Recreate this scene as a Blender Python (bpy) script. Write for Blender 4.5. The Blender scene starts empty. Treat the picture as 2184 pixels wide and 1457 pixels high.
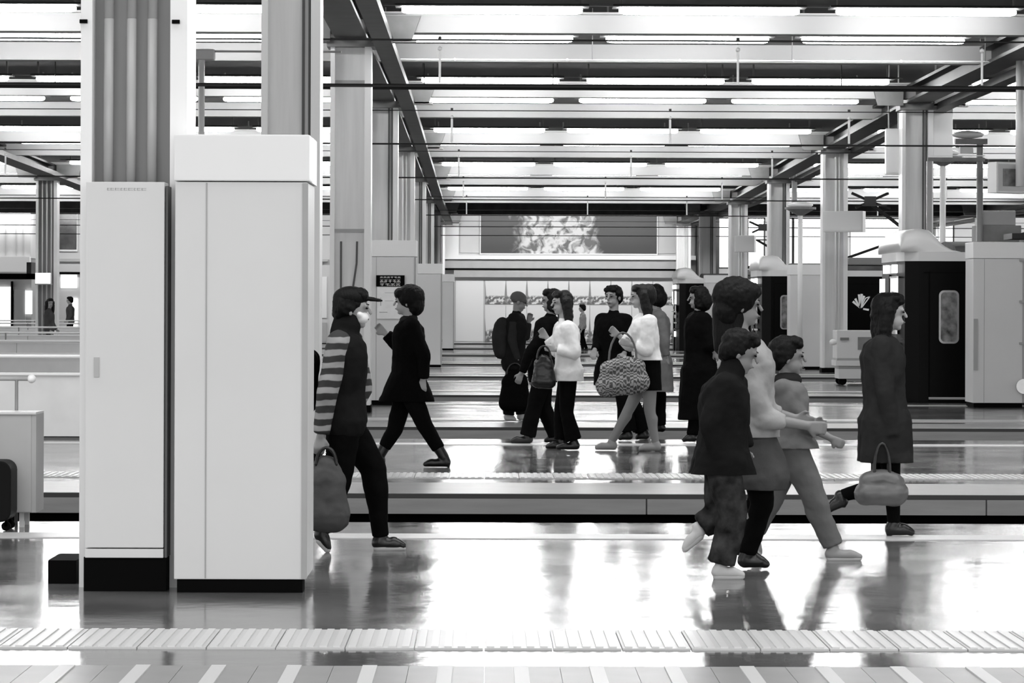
import bpy, bmesh, math, random
from mathutils import Vector, Matrix, Euler

# ------------------------------------------------------------------ camera, sky, exposure
scn = bpy.context.scene
COL = scn.collection
FPX = 6600.0; W, H = 2184.0, 1457.0; HZ = 648.0; VX = 1034.0
YAW = (W / 2 - VX) / FPX; ROLL = math.radians(0.2)
cam_data = bpy.data.cameras.new('camera')
cam_data.sensor_width = 36.0
cam_data.lens = 36.0 * FPX / W
cam_data.shift_y = -(H / 2 - HZ) / W
cam_data.clip_end = 500
cam = bpy.data.objects.new('camera', cam_data)
COL.objects.link(cam)
CAM_R = Matrix.Rotation(-YAW, 3, 'Z') @ Matrix.Rotation(math.radians(90), 3, 'X') @ Matrix.Rotation(ROLL, 3, 'Z')
cam.matrix_world = Matrix.Translation((0, 0, 1.5)) @ CAM_R.to_4x4()
scn.camera = cam

world = bpy.data.worlds.new('world'); scn.world = world
world.use_nodes = True
bg = world.node_tree.nodes['Background']
bg.inputs['Color'].default_value = (1, 1, 1, 1)
bg.inputs['Strength'].default_value = 2.0
scn.view_settings.view_transform = 'Standard'
scn.view_settings.look = 'None'
scn.view_settings.gamma = 1.0
scn.view_settings.use_curve_mapping = False
scn.view_settings.exposure = 0.0
LAMP = 42.0        # radiance of the fluorescent tubes
for nm, y, sx in (('ceiling_light_bank', 4.0, 20), ('ceiling_light_bank', 17.0, 20), ('ceiling_light_bank', 31.0, 20)):
    L = bpy.data.lights.new(nm, 'AREA'); L.shape = 'RECTANGLE'; L.size = sx; L.size_y = 5
    L.energy = 2200.0 if y < 10 else 1000.0
    lo = bpy.data.objects.new(nm, L); COL.objects.link(lo); lo.location = (0, y, 5.5)
    lo['label'] = 'bank of ceiling lights over the platforms nearest the viewer, above the frame'
    lo['category'] = 'light'

for x in (-14.0, 2.0, 16.0):  # added area lights without any fixture, lifting the dark back wall
    L = bpy.data.lights.new('wall_fill_light', 'AREA'); L.shape = 'RECTANGLE'; L.size = 14; L.size_y = 0.4; L.energy = 480.0
    lo = bpy.data.objects.new('wall_fill_light', L); COL.objects.link(lo); lo.location = (x, 117.5, 5.0); lo.rotation_euler = (math.radians(60), 0, 0)
    lo['label'] = 'added unseen fill light brightening the back wall, section %s' % {-14.0: 'above the kiosk', 2.0: 'above the mural', 16.0: 'above the windows'}[x]
    lo['category'] = 'light'

# ------------------------------------------------------------------ helpers
def at(px, py, d):
    """world point on the plane y = d seen at photo pixel (px, py)"""
    v = CAM_R @ Vector(((px - W / 2) / FPX, -(py - H / 2) / FPX + cam_data.shift_y * W / FPX, -1.0))
    t = d / v.y
    return Vector((v.x * t, d, 1.5 + v.z * t))
def ax(px, d): return at(px, HZ, d).x
def az(px, py, d): return at(px, py, d).z

MATS = {}
def mat(name, c, rough=0.6, metal=0.0, bump=0.0, bscale=40.0, var=0.0, vscale=3.0, emit=0.0, spec=None, stretch=(1, 1, 1)):
    if name in MATS: return MATS[name]
    m = bpy.data.materials.new(name); m.use_nodes = True
    nt = m.node_tree; b = nt.nodes['Principled BSDF']
    b.inputs['Base Color'].default_value = (c, c, c, 1)
    b.inputs['Roughness'].default_value = rough
    b.inputs['Metallic'].default_value = metal
    if spec is not None: b.inputs['Specular IOR Level'].default_value = spec
    if emit:
        b.inputs['Emission Color'].default_value = (1, 1, 1, 1)
        b.inputs['Emission Strength'].default_value = emit
    tc = nt.nodes.new('ShaderNodeTexCoord'); mp = nt.nodes.new('ShaderNodeMapping')
    nt.links.new(tc.outputs['Object'], mp.inputs['Vector'])
    mp.inputs['Scale'].default_value = stretch
    if var:
        n = nt.nodes.new('ShaderNodeTexNoise'); n.inputs['Scale'].default_value = vscale; n.inputs['Detail'].default_value = 4
        nt.links.new(mp.outputs[0], n.inputs['Vector'])
        r = nt.nodes.new('ShaderNodeMapRange')
        r.inputs[1].default_value = 0.3; r.inputs[2].default_value = 0.7
        r.inputs[3].default_value = c * (1 - var); r.inputs[4].default_value = c * (1 + var)
        nt.links.new(n.outputs['Fac'], r.inputs[0])
        cc = nt.nodes.new('ShaderNodeCombineColor')
        for i in range(3): nt.links.new(r.outputs[0], cc.inputs[i])
        nt.links.new(cc.outputs[0], b.inputs['Base Color'])
    if bump:
        n = nt.nodes.new('ShaderNodeTexNoise'); n.inputs['Scale'].default_value = bscale; n.inputs['Detail'].default_value = 3
        nt.links.new(mp.outputs[0], n.inputs['Vector'])
        bp = nt.nodes.new('ShaderNodeBump'); bp.inputs['Strength'].default_value = bump; bp.inputs['Distance'].default_value = 0.01
        nt.links.new(n.outputs['Fac'], bp.inputs['Height']); nt.links.new(bp.outputs[0], b.inputs['Normal'])
    MATS[name] = m
    return m

def stripe_mat(name, c0, c1, period, axis=2, duty=0.5, rough=0.8, warp=0.0, period2=None, axis2=0):
    """fabric with real woven stripes, soft edged"""
    m = bpy.data.materials.new(name); m.use_nodes = True; nt = m.node_tree; b = nt.nodes['Principled BSDF']
    b.inputs['Roughness'].default_value = rough
    tc = nt.nodes.new('ShaderNodeTexCoord'); sp = nt.nodes.new('ShaderNodeSeparateXYZ')
    nt.links.new(tc.outputs['Object'], sp.inputs[0])
    src = sp.outputs[axis]
    if warp:
        n = nt.nodes.new('ShaderNodeTexNoise'); n.inputs['Scale'].default_value = 9
        nt.links.new(tc.outputs['Object'], n.inputs['Vector'])
        a = nt.nodes.new('ShaderNodeMath'); a.operation = 'MULTIPLY_ADD'; a.inputs[1].default_value = warp
        nt.links.new(n.outputs['Fac'], a.inputs[0]); nt.links.new(src, a.inputs[2]); src = a.outputs[0]
    mu = nt.nodes.new('ShaderNodeMath'); mu.operation = 'MULTIPLY'; mu.inputs[1].default_value = 2 * math.pi / period
    nt.links.new(src, mu.inputs[0])
    s = nt.nodes.new('ShaderNodeMath'); s.operation = 'SINE'; nt.links.new(mu.outputs[0], s.inputs[0])
    val = s.outputs[0]
    if period2:
        mu2 = nt.nodes.new('ShaderNodeMath'); mu2.operation = 'MULTIPLY'; mu2.inputs[1].default_value = 2 * math.pi / period2
        nt.links.new(sp.outputs[axis2], mu2.inputs[0])
        s2 = nt.nodes.new('ShaderNodeMath'); s2.operation = 'SINE'; nt.links.new(mu2.outputs[0], s2.inputs[0])
        mm = nt.nodes.new('ShaderNodeMath'); mm.operation = 'MULTIPLY'
        nt.links.new(s.outputs[0], mm.inputs[0]); nt.links.new(s2.outputs[0], mm.inputs[1]); val = mm.outputs[0]
    r = nt.nodes.new('ShaderNodeMapRange'); r.interpolation_type = 'SMOOTHSTEP'
    th = 1 - 2 * duty
    r.inputs[1].default_value = th - 0.25; r.inputs[2].default_value = th + 0.25
    r.inputs[3].default_value = c0; r.inputs[4].default_value = c1
    nt.links.new(val, r.inputs[0])
    cc = nt.nodes.new('ShaderNodeCombineColor')
    for i in range(3): nt.links.new(r.outputs[0], cc.inputs[i])
    nt.links.new(cc.outputs[0], b.inputs['Base Color'])
    return m

def tag(o, label=None, cat=None, group=None, kind=None):
    if label: o['label'] = label
    if cat: o['category'] = cat
    if group: o['group'] = group
    if kind: o['kind'] = kind
    return o

def thing(name, loc, label, cat, group=None, rz=0.0):
    o = bpy.data.objects.new(name, None); COL.objects.link(o)
    o.empty_display_size = 0.1
    o.location = loc; o.rotation_euler = (0, 0, rz)
    return tag(o, label, cat, group)

def link(name, me, m, parent=None, label=None):
    o = bpy.data.objects.new(name, me); COL.objects.link(o)
    if m is not None and not me.materials: me.materials.append(m)
    if parent is not None: o.parent = parent
    if label: o['label'] = label
    return o

def orphan_copy(o, parent=None, **kw):
    c = o.copy(); COL.objects.link(c); c.parent = parent
    for ch in [q for q in CHILD.get(o.name, [])]: pass
    return c

def copy_tree(o, parent=None):
    kids = list(o.children)
    c = o.copy(); COL.objects.link(c); c.parent = parent
    for ch in kids: copy_tree(ch, c)
    return c

class MB:
    def __init__(s): s.bm = bmesh.new()
    def box(s, x0, x1, y0, y1, z0, z1):
        vs = [s.bm.verts.new(p) for p in ((x0,y0,z0),(x1,y0,z0),(x1,y1,z0),(x0,y1,z0),(x0,y0,z1),(x1,y0,z1),(x1,y1,z1),(x0,y1,z1))]
        for f in ((3,2,1,0),(4,5,6,7),(0,1,5,4),(1,2,6,5),(2,3,7,6),(3,0,4,7)): s.bm.faces.new([vs[i] for i in f])
        return s
    def prism(s, pts, a0, a1, axis='y'):
        """closed polygon pts extruded along axis"""
        def P(u, v, w):
            return {'y': (u, w, v), 'x': (w, u, v), 'z': (u, v, w)}[axis]
        A = [s.bm.verts.new(P(u, v, a0)) for u, v in pts]; B = [s.bm.verts.new(P(u, v, a1)) for u, v in pts]
        n = len(pts)
        s.bm.faces.new(A); s.bm.faces.new(B[::-1])
        for i in range(n): s.bm.faces.new((A[i], B[i], B[(i+1) % n], A[(i+1) % n]))
        return s
    def tube(s, p0, p1, r0, r1=None, seg=10, caps=True):
        r1 = r0 if r1 is None else r1
        p0 = Vector(p0); p1 = Vector(p1); d = (p1 - p0).normalized()
        a = d.orthogonal().normalized(); b = d.cross(a)
        R = []
        for p, r in ((p0, r0), (p1, r1)):
            R.append([s.bm.verts.new(p + (a * math.cos(t) + b * math.sin(t)) * r) for t in (2 * math.pi * i / seg for i in range(seg))])
        for i in range(seg): s.bm.faces.new((R[0][i], R[0][(i+1) % seg], R[1][(i+1) % seg], R[1][i]))
        if caps: s.bm.faces.new(R[0][::-1]); s.bm.faces.new(R[1])
        return s
    def path(s, pts, r, seg=8):
        for a, b in zip(pts[:-1], pts[1:]): s.tube(a, b, r, r, seg)
        return s
    def ball(s, c, r, sub=2, rot=None):
        r = (r, r, r) if not hasattr(r, '__len__') else r
        M = Matrix.Translation(Vector(c)) @ (rot.to_4x4() if rot else Matrix.Identity(4)) @ Matrix.Diagonal((*r, 1))
        bmesh.ops.create_icosphere(s.bm, subdivisions=sub, radius=1.0, matrix=M)
        return s
    def mesh(s, name, smooth=False, bevel=0.0):
        bmesh.ops.recalc_face_normals(s.bm, faces=s.bm.faces)
        if bevel:
            bmesh.ops.bevel(s.bm, geom=list(s.bm.edges), offset=bevel, segments=2, affect='EDGES', profile=0.7)
        if smooth:
            for f in s.bm.faces: f.smooth = True
        me = bpy.data.meshes.new(name); s.bm.to_mesh(me); s.bm.free()
        return me
    def build(s, name, m, parent=None, smooth=False, bevel=0.0, label=None):
        me = s.mesh(name, smooth, bevel); me.materials.append(m)
        return link(name, me, None, parent, label)

def rounded(w, h, r, n=6, cx=0, cy=0):
    pts = []
    for qx, qy, a0 in ((1, 1, 0), (-1, 1, 90), (-1, -1, 180), (1, -1, 270)):
        for i in range(n + 1):
            a = math.radians(a0 + 90 * i / n)
            pts.append((cx + qx * (w / 2 - r) + r * math.cos(a), cy + qy * (h / 2 - r) + r * math.sin(a)))
    return pts

ORD = ['nearest', 'second', 'third', 'fourth', 'fifth', 'sixth', 'seventh', 'eighth', 'ninth', 'tenth', 'eleventh', 'twelfth', 'thirteenth', 'fourteenth', 'fifteenth', 'sixteenth', 'seventeenth', 'eighteenth', 'nineteenth', 'twentieth']
def struct(name, mb, m, parent=None, **kw):
    o = mb.build(name, m, parent, **kw)
    if parent is None: o['kind'] = 'structure'
    return o

# ------------------------------------------------------------------ materials
M_white = mat('white_paint', 0.60, 0.45, var=0.04, vscale=2)
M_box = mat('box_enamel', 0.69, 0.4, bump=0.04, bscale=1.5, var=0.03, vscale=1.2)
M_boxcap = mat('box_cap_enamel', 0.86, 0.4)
M_grey = mat('grey_paint', 0.38, 0.4, var=0.08, vscale=2)
M_web = mat('column_grey', 0.27, 0.4, var=0.10, vscale=2.0, stretch=(6, 6, 0.4))
M_webl = mat('column_pale_grey', 0.80, 0.35, var=0.06, vscale=2.0, stretch=(6, 6, 0.4))
M_flange = mat('column_flange_white', 0.85, 0.3)
M_seam = mat('seam_dark', 0.10, 0.6)
M_black = mat('matt_black', 0.003, 0.8, spec=0.05)
M_pit = mat('track_pit_black', 0.008, 0.95, spec=0.0)
M_dark = mat('ceiling_dark', 0.012, 0.8, var=0.15, vscale=0.8, stretch=(0.15, 2, 1))
M_beam = mat('beam_white', 0.40, 0.5, var=0.06, vscale=1.5, stretch=(0.3, 1, 1))
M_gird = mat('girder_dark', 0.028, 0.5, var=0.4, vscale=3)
M_steel = mat('steel_mid', 0.30, 0.35, 0.4)
M_brace = mat('brace_grey', 0.20, 0.5, var=0.2)
M_wire = mat('wire_black', 0.01, 0.5)
M_insul = mat('insulator_white', 0.85, 0.3)
M_tube = mat('tube_glow', 0.9, 0.4, emit=LAMP)
M_house = mat('lamp_housing', 0.16, 0.5)
M_fascia = mat('edge_concrete', 0.26, 0.6, var=0.12, vscale=3, stretch=(0.5, 1, 5), bump=0.1)
M_nose = mat('edge_rubber', 0.03, 0.6)
M_tact = mat('tactile_yellow_tile', 0.52, 0.35, var=0.05)
M_tactr = mat('tactile_rib', 0.58, 0.35)
M_edget = mat('edge_tile_grey', 0.24, 0.35, var=0.1)
M_edges = mat('edge_tile_stripe', 0.55, 0.4)
M_chrome = mat('brushed_metal', 0.6, 0.25, 0.9)
M_glassd = mat('dark_glass', 0.02, 0.06, spec=0.9)

# wet-looking polished floor
def floor_mat():
    m = bpy.data.materials.new('polished_floor'); m.use_nodes = True; nt = m.node_tree; b = nt.nodes['Principled BSDF']
    tc = nt.nodes.new('ShaderNodeTexCoord')
    n = nt.nodes.new('ShaderNodeTexNoise'); n.inputs['Scale'].default_value = 1.1; n.inputs['Detail'].default_value = 6
    nt.links.new(tc.outputs['Object'], n.inputs['Vector'])
    r = nt.nodes.new('ShaderNodeMapRange'); r.inputs[1].default_value = 0.3; r.inputs[2].default_value = 0.7
    r.inputs[3].default_value = 0.10; r.inputs[4].default_value = 0.15
    nt.links.new(n.outputs['Fac'], r.inputs[0])
    cc = nt.nodes.new('ShaderNodeCombineColor')
    for i in range(3): nt.links.new(r.outputs[0], cc.inputs[i])
    nt.links.new(cc.outputs[0], b.inputs['Base Color'])
    r2 = nt.nodes.new('ShaderNodeMapRange'); r2.inputs[1].default_value = 0.35; r2.inputs[2].default_value = 0.65
    r2.inputs[3].default_value = 0.10; r2.inputs[4].default_value = 0.18
    nt.links.new(n.outputs['Fac'], r2.inputs[0]); nt.links.new(r2.outputs[0], b.inputs['Roughness'])
    mp = nt.nodes.new('ShaderNodeMapping'); mp.inputs['Scale'].default_value = (1.0, 1.0, 1.0)
    nt.links.new(tc.outputs['Object'], mp.inputs['Vector'])
    nb = nt.nodes.new('ShaderNodeTexNoise'); nb.inputs['Scale'].default_value = 3.0; nb.inputs['Detail'].default_value = 3
    nt.links.new(mp.outputs[0], nb.inputs['Vector'])
    bp = nt.nodes.new('ShaderNodeBump'); bp.inputs['Strength'].default_value = 0.25; bp.inputs['Distance'].default_value = 0.012
    nt.links.new(nb.outputs['Fac'], bp.inputs['Height']); nt.links.new(bp.outputs[0], b.inputs['Normal'])
    b.inputs['IOR'].default_value = 1.55
    return m
M_floor = floor_mat()

# ------------------------------------------------------------------ setting: platforms, pits, ceiling
X0, X1 = -32.0, 36.0
P, D0, DW = 13.1, 11.2, 10.0
def pn(k): return D0 + P * k          # near edge of platform k
def pf(k): return D0 + P * k + DW     # far edge
TILE = None
for k in range(-1, 9):
    y0, y1 = pn(k), pf(k)
    if k == 8: y1 = 123.0
    fl = struct('floor', MB().box(X0, X1, y0, y1, -0.15, 0.0), M_floor)
    MB().box(X0, X1, y0 + 0.3, y1 - 0.3, -1.25, -0.15).build('support_wall', M_pit, fl)
    MB().box(X0, X1, y0 - 0.012, y0 + 0.05, -0.028, 0.006).build('edge_nosing', M_nose, fl)
    if 1 <= k <= 2:
        # fascia panels under the nosing
        pw = 2.67 * (1 if k == 1 else 1)
        xj = ax(1380, y0)
        me = None
        i0 = -4 if k == 1 else -6
        for i in range(i0, 5 if k == 1 else 8):
            if me is None:
                me = MB().box(0.006, pw - 0.006, -0.03, 0.0, -0.15, -0.03).mesh('fascia_panel'); me.materials.append(M_fascia)
            o = link('fascia_panel', me, None, fl); o.location = (xj + i * pw, y0, 0)
    else:
        MB().box(X0, X1, y0 - 0.03, y0, -0.15, -0.03).build('fascia_panel', M_fascia, fl)
    # tactile paving
    ty0, ty1 = y0 + 2.2, y0 + 2.95
    if TILE is None:
        b = MB().box(0.003, 0.297, 0, 0.75, 0.0, 0.008); TB = b.mesh('tactile_tile')
        TB.materials.append(M_tact); TB.materials.append(M_tactr)
        b2 = bmesh.new(); b2.from_mesh(TB)
        for q in range(5):
            x = 0.03 + q * 0.058
            mbx = MB(); mbx.bm.free(); mbx.bm = b2
            n0 = len(b2.faces); mbx.box(x - 0.016, x + 0.016, 0.02, 0.73, 0.008, 0.014)
            b2.faces.ensure_lookup_table()
            for f in list(b2.faces)[n0:]: f.material_index = 1
        b2.to_mesh(TB); b2.free(); TILE = TB
    if k in (0, 1):
        half = (ty0 + 1) * 0.175
        i = math.floor(-half / 0.3)
        while i * 0.3 < half:
            o = link('tactile_tile', TILE, None, fl); o.location = (i * 0.3, ty0, 0.0); i += 1
        xl = math.floor(-half / 0.3) * 0.3
        MB().box(X0, xl, ty0, ty1, 0, 0.009).build('tactile_strip', M_tact, fl)
        MB().box(i * 0.3, X1, ty0, ty1, 0, 0.009).build('tactile_strip', M_tact, fl)
    else:
        MB().box(X0, X1, ty0, ty1, 0, 0.009).build('tactile_strip', M_tact, fl)
    MB().box(X0, X1, y1 - 1.5, y1 - 1.1, 0, 0.006).build('painted_line', M_tact, fl) if k != 8 else None
    # grooved edge band
    if k == 0:
        me = MB().box(0.001, 0.309, 0.06, 1.55, 0, 0.006).mesh('edge_tile'); me.materials.append(M_edget); me.materials.append(M_edges)
        b2 = bmesh.new(); b2.from_mesh(me); mbx = MB(); mbx.bm.free(); mbx.bm = b2; n0 = len(b2.faces)
        mbx.box(0.12, 0.18, 0.08, 1.53, 0.006, 0.012)
        for f in list(b2.faces)[n0:]: f.material_index = 1
        b2.to_mesh(me); b2.free()
        for i in range(-16, 18):
            o = link('edge_tile', me, None, fl); o.location = (ax(455, 12.4) - 0.15 + i * 0.31, y0, 0)
    else:
        MB().box(X0, X1, y0 + 0.06, y0 + 1.55, 0, 0.005).build('edge_band', M_edget, fl)
# track beds between the platforms
for k in range(-1, 8):
    tb = struct('track_bed', MB().box(X0, X1, pf(k) - 0.3, pn(k + 1) + 0.3, -1.4, -1.25), M_pit)
    for yy in (0.85, 2.28):
        MB().box(X0, X1, pf(k) + yy - 0.035, pf(k) + yy + 0.035, -1.25, -1.1).build('rail', M_steel, tb)

def drop(y): return 0.0115 * min(39.0, max(0.0, y - 55.0))      # the roof falls slightly away from the camera
def sloped(mb, x0, x1, ya, yb, z0, z1):
    ys = [ya] + [q for q in (55.0, 94.0) if ya < q < yb] + [yb]
    return mb.prism([(q, z0 - drop(q)) for q in ys] + [(q, z1 - drop(q)) for q in reversed(ys)], x0, x1, 'x')
struct('ceiling', sloped(MB(), X0, X1, -6, 123, 5.95, 6.15), M_dark)
COLX = [-21.0, -11.3, -1.57, 7.5 + 0.56, 17.75]     # right-hand faces of the column rows
def cy(k): return 16.3 + P * k
for k in range(2, 9):
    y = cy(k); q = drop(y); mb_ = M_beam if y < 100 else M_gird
    if k < 8: struct('ceiling_beam', MB().box(X0, X1, y, y + 0.3, 5.22 - q, 5.47 - q).box(X0, X1, y - 0.1, y + 0.4, 5.47 - q, 5.50 - q), mb_)
    if y + 5.1 < 122:
        q = drop(y + 5)
        struct('ceiling_beam', MB().box(X0, X1, y + 4.8, y + 5.1, 5.2 - q, 5.47 - q), mb_)
        struct('ceiling_conduit', MB().box(X0, X1, y + 6.9, y + 7.0, 5.55 - drop(y + 7), 5.60 - drop(y + 7)).box(X0, X1, y + 9.0, y + 9.12, 5.6 - drop(y + 9), 5.66 - drop(y + 9)), M_gird)
# girders running away over each row of columns
for xr in COLX:
    g = MB()
    sloped(g, xr - 0.50, xr - 0.06, 14, 122, 5.14, 5.19); sloped(g, xr - 0.32, xr - 0.24, 14, 122, 5.19, 5.40); sloped(g, xr - 0.50, xr - 0.06, 14, 122, 5.40, 5.45)
    struct('column_girder', g, M_gird)
    g = MB()
    sloped(g, xr + 0.05, xr + 0.30, 30, 121, 5.02, 5.06); sloped(g, xr + 0.05, xr + 0.07, 30, 121, 5.06, 5.14); sloped(g, xr + 0.28, xr + 0.30, 30, 121, 5.06, 5.14)
    struct('cable_tray', g, M_gird)

# ------------------------------------------------------------------ back wall
YB = 122.0
def bx_(px): return ax(px, YB)
def bz_(py, px=1200): return az(px, py, YB)
M_wall = mat('wall_pale', 0.60, 0.5, var=0.05, vscale=0.6)
M_wall2 = mat('wall_mid_grey', 0.45, 0.5, var=0.05)
M_wallw = mat('wall_white_ledge', 0.85, 0.4)
M_winf = mat('window_frame_dark', 0.04, 0.5)
def wall_box(name, px0, py0, px1, py1, y0, y1, m, parent=None, **kw):
    return struct(name, MB().box(bx_(px0), bx_(px1), y0, y1, bz_(py1), bz_(py0)), m, parent, **kw)
# wall_back with openings for three windows on the right
wb = MB()
zt, zb_ = 5.95, -0.1
wz0, wz1 = bz_(572), bz_(462)
wins = [(1532, 1562), (1594, 1632), (1660, 1692), (1692, 1757), (1812, 1930), (2000, 2036)]
edges = [X0] + [v for a, b in wins for v in (bx_(a), bx_(b))] + [X1]
wb.box(X0, X1, YB, YB + 0.4, zb_, wz0).box(X0, X1, YB, YB + 0.4, wz1, zt)
for i in range(0, len(edges), 2): wb.box(edges[i], edges[i + 1], YB, YB + 0.4, wz0, wz1)
wall = struct('wall_back', wb, M_wall)
M_pane = bpy.data.materials.new('window_pane'); M_pane.use_nodes = True
_n = M_pane.node_tree; _n.nodes.clear()
_o = _n.nodes.new('ShaderNodeOutputMaterial'); _mx = _n.nodes.new('ShaderNodeMixShader'); _t = _n.nodes.new('ShaderNodeBsdfTransparent'); _g = _n.nodes.new('ShaderNodeBsdfGlossy')
_g.inputs['Roughness'].default_value = 0.05; _mx.inputs[0].default_value = 0.08
_n.links.new(_t.outputs[0], _mx.inputs[1]); _n.links.new(_g.outputs[0], _mx.inputs[2]); _n.links.new(_mx.outputs[0], _o.inputs[0])
for i, (a, b) in enumerate(wins):
    w = struct('window_%d' % (i + 1), MB().box(bx_(a), bx_(b), YB + 0.18, YB + 0.22, wz0, wz0 + 0.06).box(bx_(a), bx_(b), YB + 0.18, YB + 0.22, wz1 - 0.06, wz1)
               .box(bx_(a), bx_(a) + 0.05, YB + 0.18, YB + 0.22, wz0, wz1).box(bx_(b) - 0.05, bx_(b), YB + 0.18, YB + 0.22, wz0, wz1), M_winf)
    MB().box(bx_(a) + 0.05, bx_(b) - 0.05, YB + 0.195, YB + 0.205, wz0 + 0.06, wz1 - 0.06).build('pane', M_pane, w)
# mural bay
wall_box('ledge', 943, 545, 1482, 554, YB - 0.5, YB, M_wallw, wall)
wall_box('soffit', 946, 555, 1470, 573, YB - 0.35, YB, M_wall2, wall)
wall_box('shadow_gap', 946, 573, 1466, 577, YB - 0.30, YB, M_black, wall)
wall_box('lower_band', 968, 577, 1436, 592, YB - 0.28, YB, M_wall2, wall)
wall_box('pale_panel', 944, 457, 978, 545, YB - 0.06, YB, M_wallw, wall)
wall_box('pale_panel', 981, 461, 1022, 540, YB - 0.06, YB, M_wall, wall)
wall_box('pale_panel', 1402, 461, 1442, 540, YB - 0.06, YB, M_wall, wall)
wall_box('pale_panel', 1446, 457, 1482, 545, YB - 0.06, YB, M_wallw, wall)
wall_box('dark_pier', 922, 450, 941, 560, YB - 0.8, YB, M_gird, wall)
wall_box('dark_pier', 1484, 455, 1498, 590, YB - 0.8, YB, M_gird, wall)
wall_box('pier', 1500, 470, 1514, 585, YB - 0.7, YB, M_grey, wall)
wall_box('dark_pier', 1516, 455, 1530, 590, YB - 0.8, YB, M_gird, wall)
wall_box('dark_header', 940, 440, 1500, 447, YB - 1.2, YB - 1.0, M_steel, wall)
wall_box('dark_header', 900, 449, 1540, 455, YB - 1.4, YB - 1.0, M_black, wall)

def mural_mat():
    m = bpy.data.materials.new('mural_print'); m.use_nodes = True; nt = m.node_tree; b = nt.nodes['Principled BSDF']
    b.inputs['Roughness'].default_value = 0.4
    tc = nt.nodes.new('ShaderNodeTexCoord'); sp = nt.nodes.new('ShaderNodeSeparateXYZ'); nt.links.new(tc.outputs['Object'], sp.inputs[0])
    def math_(op, a, bb, c=None):
        n = nt.nodes.new('ShaderNodeMath'); n.operation = op
        for i, v in enumerate((a, bb, c)):
            if v is None: continue
            if isinstance(v, (int, float)): n.inputs[i].default_value = v
            else: nt.links.new(v, n.inputs[i])
        return n.outputs[0]
    n1 = nt.nodes.new('ShaderNodeTexNoise'); n1.inputs['Scale'].default_value = 1.6; n1.inputs['Detail'].default_value = 5; n1.inputs['Distortion'].default_value = 1.2
    nt.links.new(tc.outputs['Object'], n1.inputs['Vector'])
    n2 = nt.nodes.new('ShaderNodeTexNoise'); n2.inputs['Scale'].default_value = 3.0; n2.inputs['Detail'].default_value = 4; n2.inputs['Distortion'].default_value = 0.8
    nt.links.new(tc.outputs['Object'], n2.inputs['Vector'])
    # distance from the centre of the pale landscape
    dx = math_('DIVIDE', math_('SUBTRACT', sp.outputs[0], -0.45), 1.75)
    dist = math_('POWER', math_('ABSOLUTE', dx, 0), 2.0)
    fall = math_('SUBTRACT', 1.15, dist)
    fall = math_('ADD', fall, math_('MULTIPLY', math_('SUBTRACT', n1.outputs['Fac'], 0.5), 1.6))
    r = nt.nodes.new('ShaderNodeMapRange'); r.interpolation_type = 'SMOOTHSTEP'
    r.inputs[1].default_value = 0.15; r.inputs[2].default_value = 0.75; nt.links.new(fall, r.inputs[0])
    det = nt.nodes.new('ShaderNodeMapRange'); det.inputs[1].default_value = 0.40; det.inputs[2].default_value = 0.56
    det.inputs[3].default_value = 0.08; det.inputs[4].default_value = 0.62; nt.links.new(n2.outputs['Fac'], det.inputs[0])
    val = math_('MULTIPLY', r.outputs[0], det.outputs[0]); val = math_('ADD', val, 0.045)
    cc = nt.nodes.new('ShaderNodeCombineColor')
    for i in range(3): nt.links.new(val, cc.inputs[i])
    nt.links.new(cc.outputs[0], b.inputs['Base Color'])
    return m
mu = thing('mural', ((bx_(1025) + bx_(1400)) / 2, YB - 0.05, bz_(541)), 'wide dark mural with a pale landscape in its middle, high on the back wall', 'mural')
hw = (bx_(1400) - bx_(1025)) / 2; hh = bz_(460) - bz_(541)
MB().box(-hw, hw, -0.05, 0, 0, hh).build('picture', mural_mat(), mu)
MB().box(-hw - 0.04, hw + 0.04, -0.07, 0.0, -0.05, 0).box(-hw - 0.04, hw + 0.04, -0.07, 0.0, hh, hh + 0.05).box(-hw - 0.04, -hw, -0.07, 0, 0, hh).box(hw, hw + 0.04, -0.07, 0, 0, hh).build('frame', M_wallw, mu)

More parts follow.
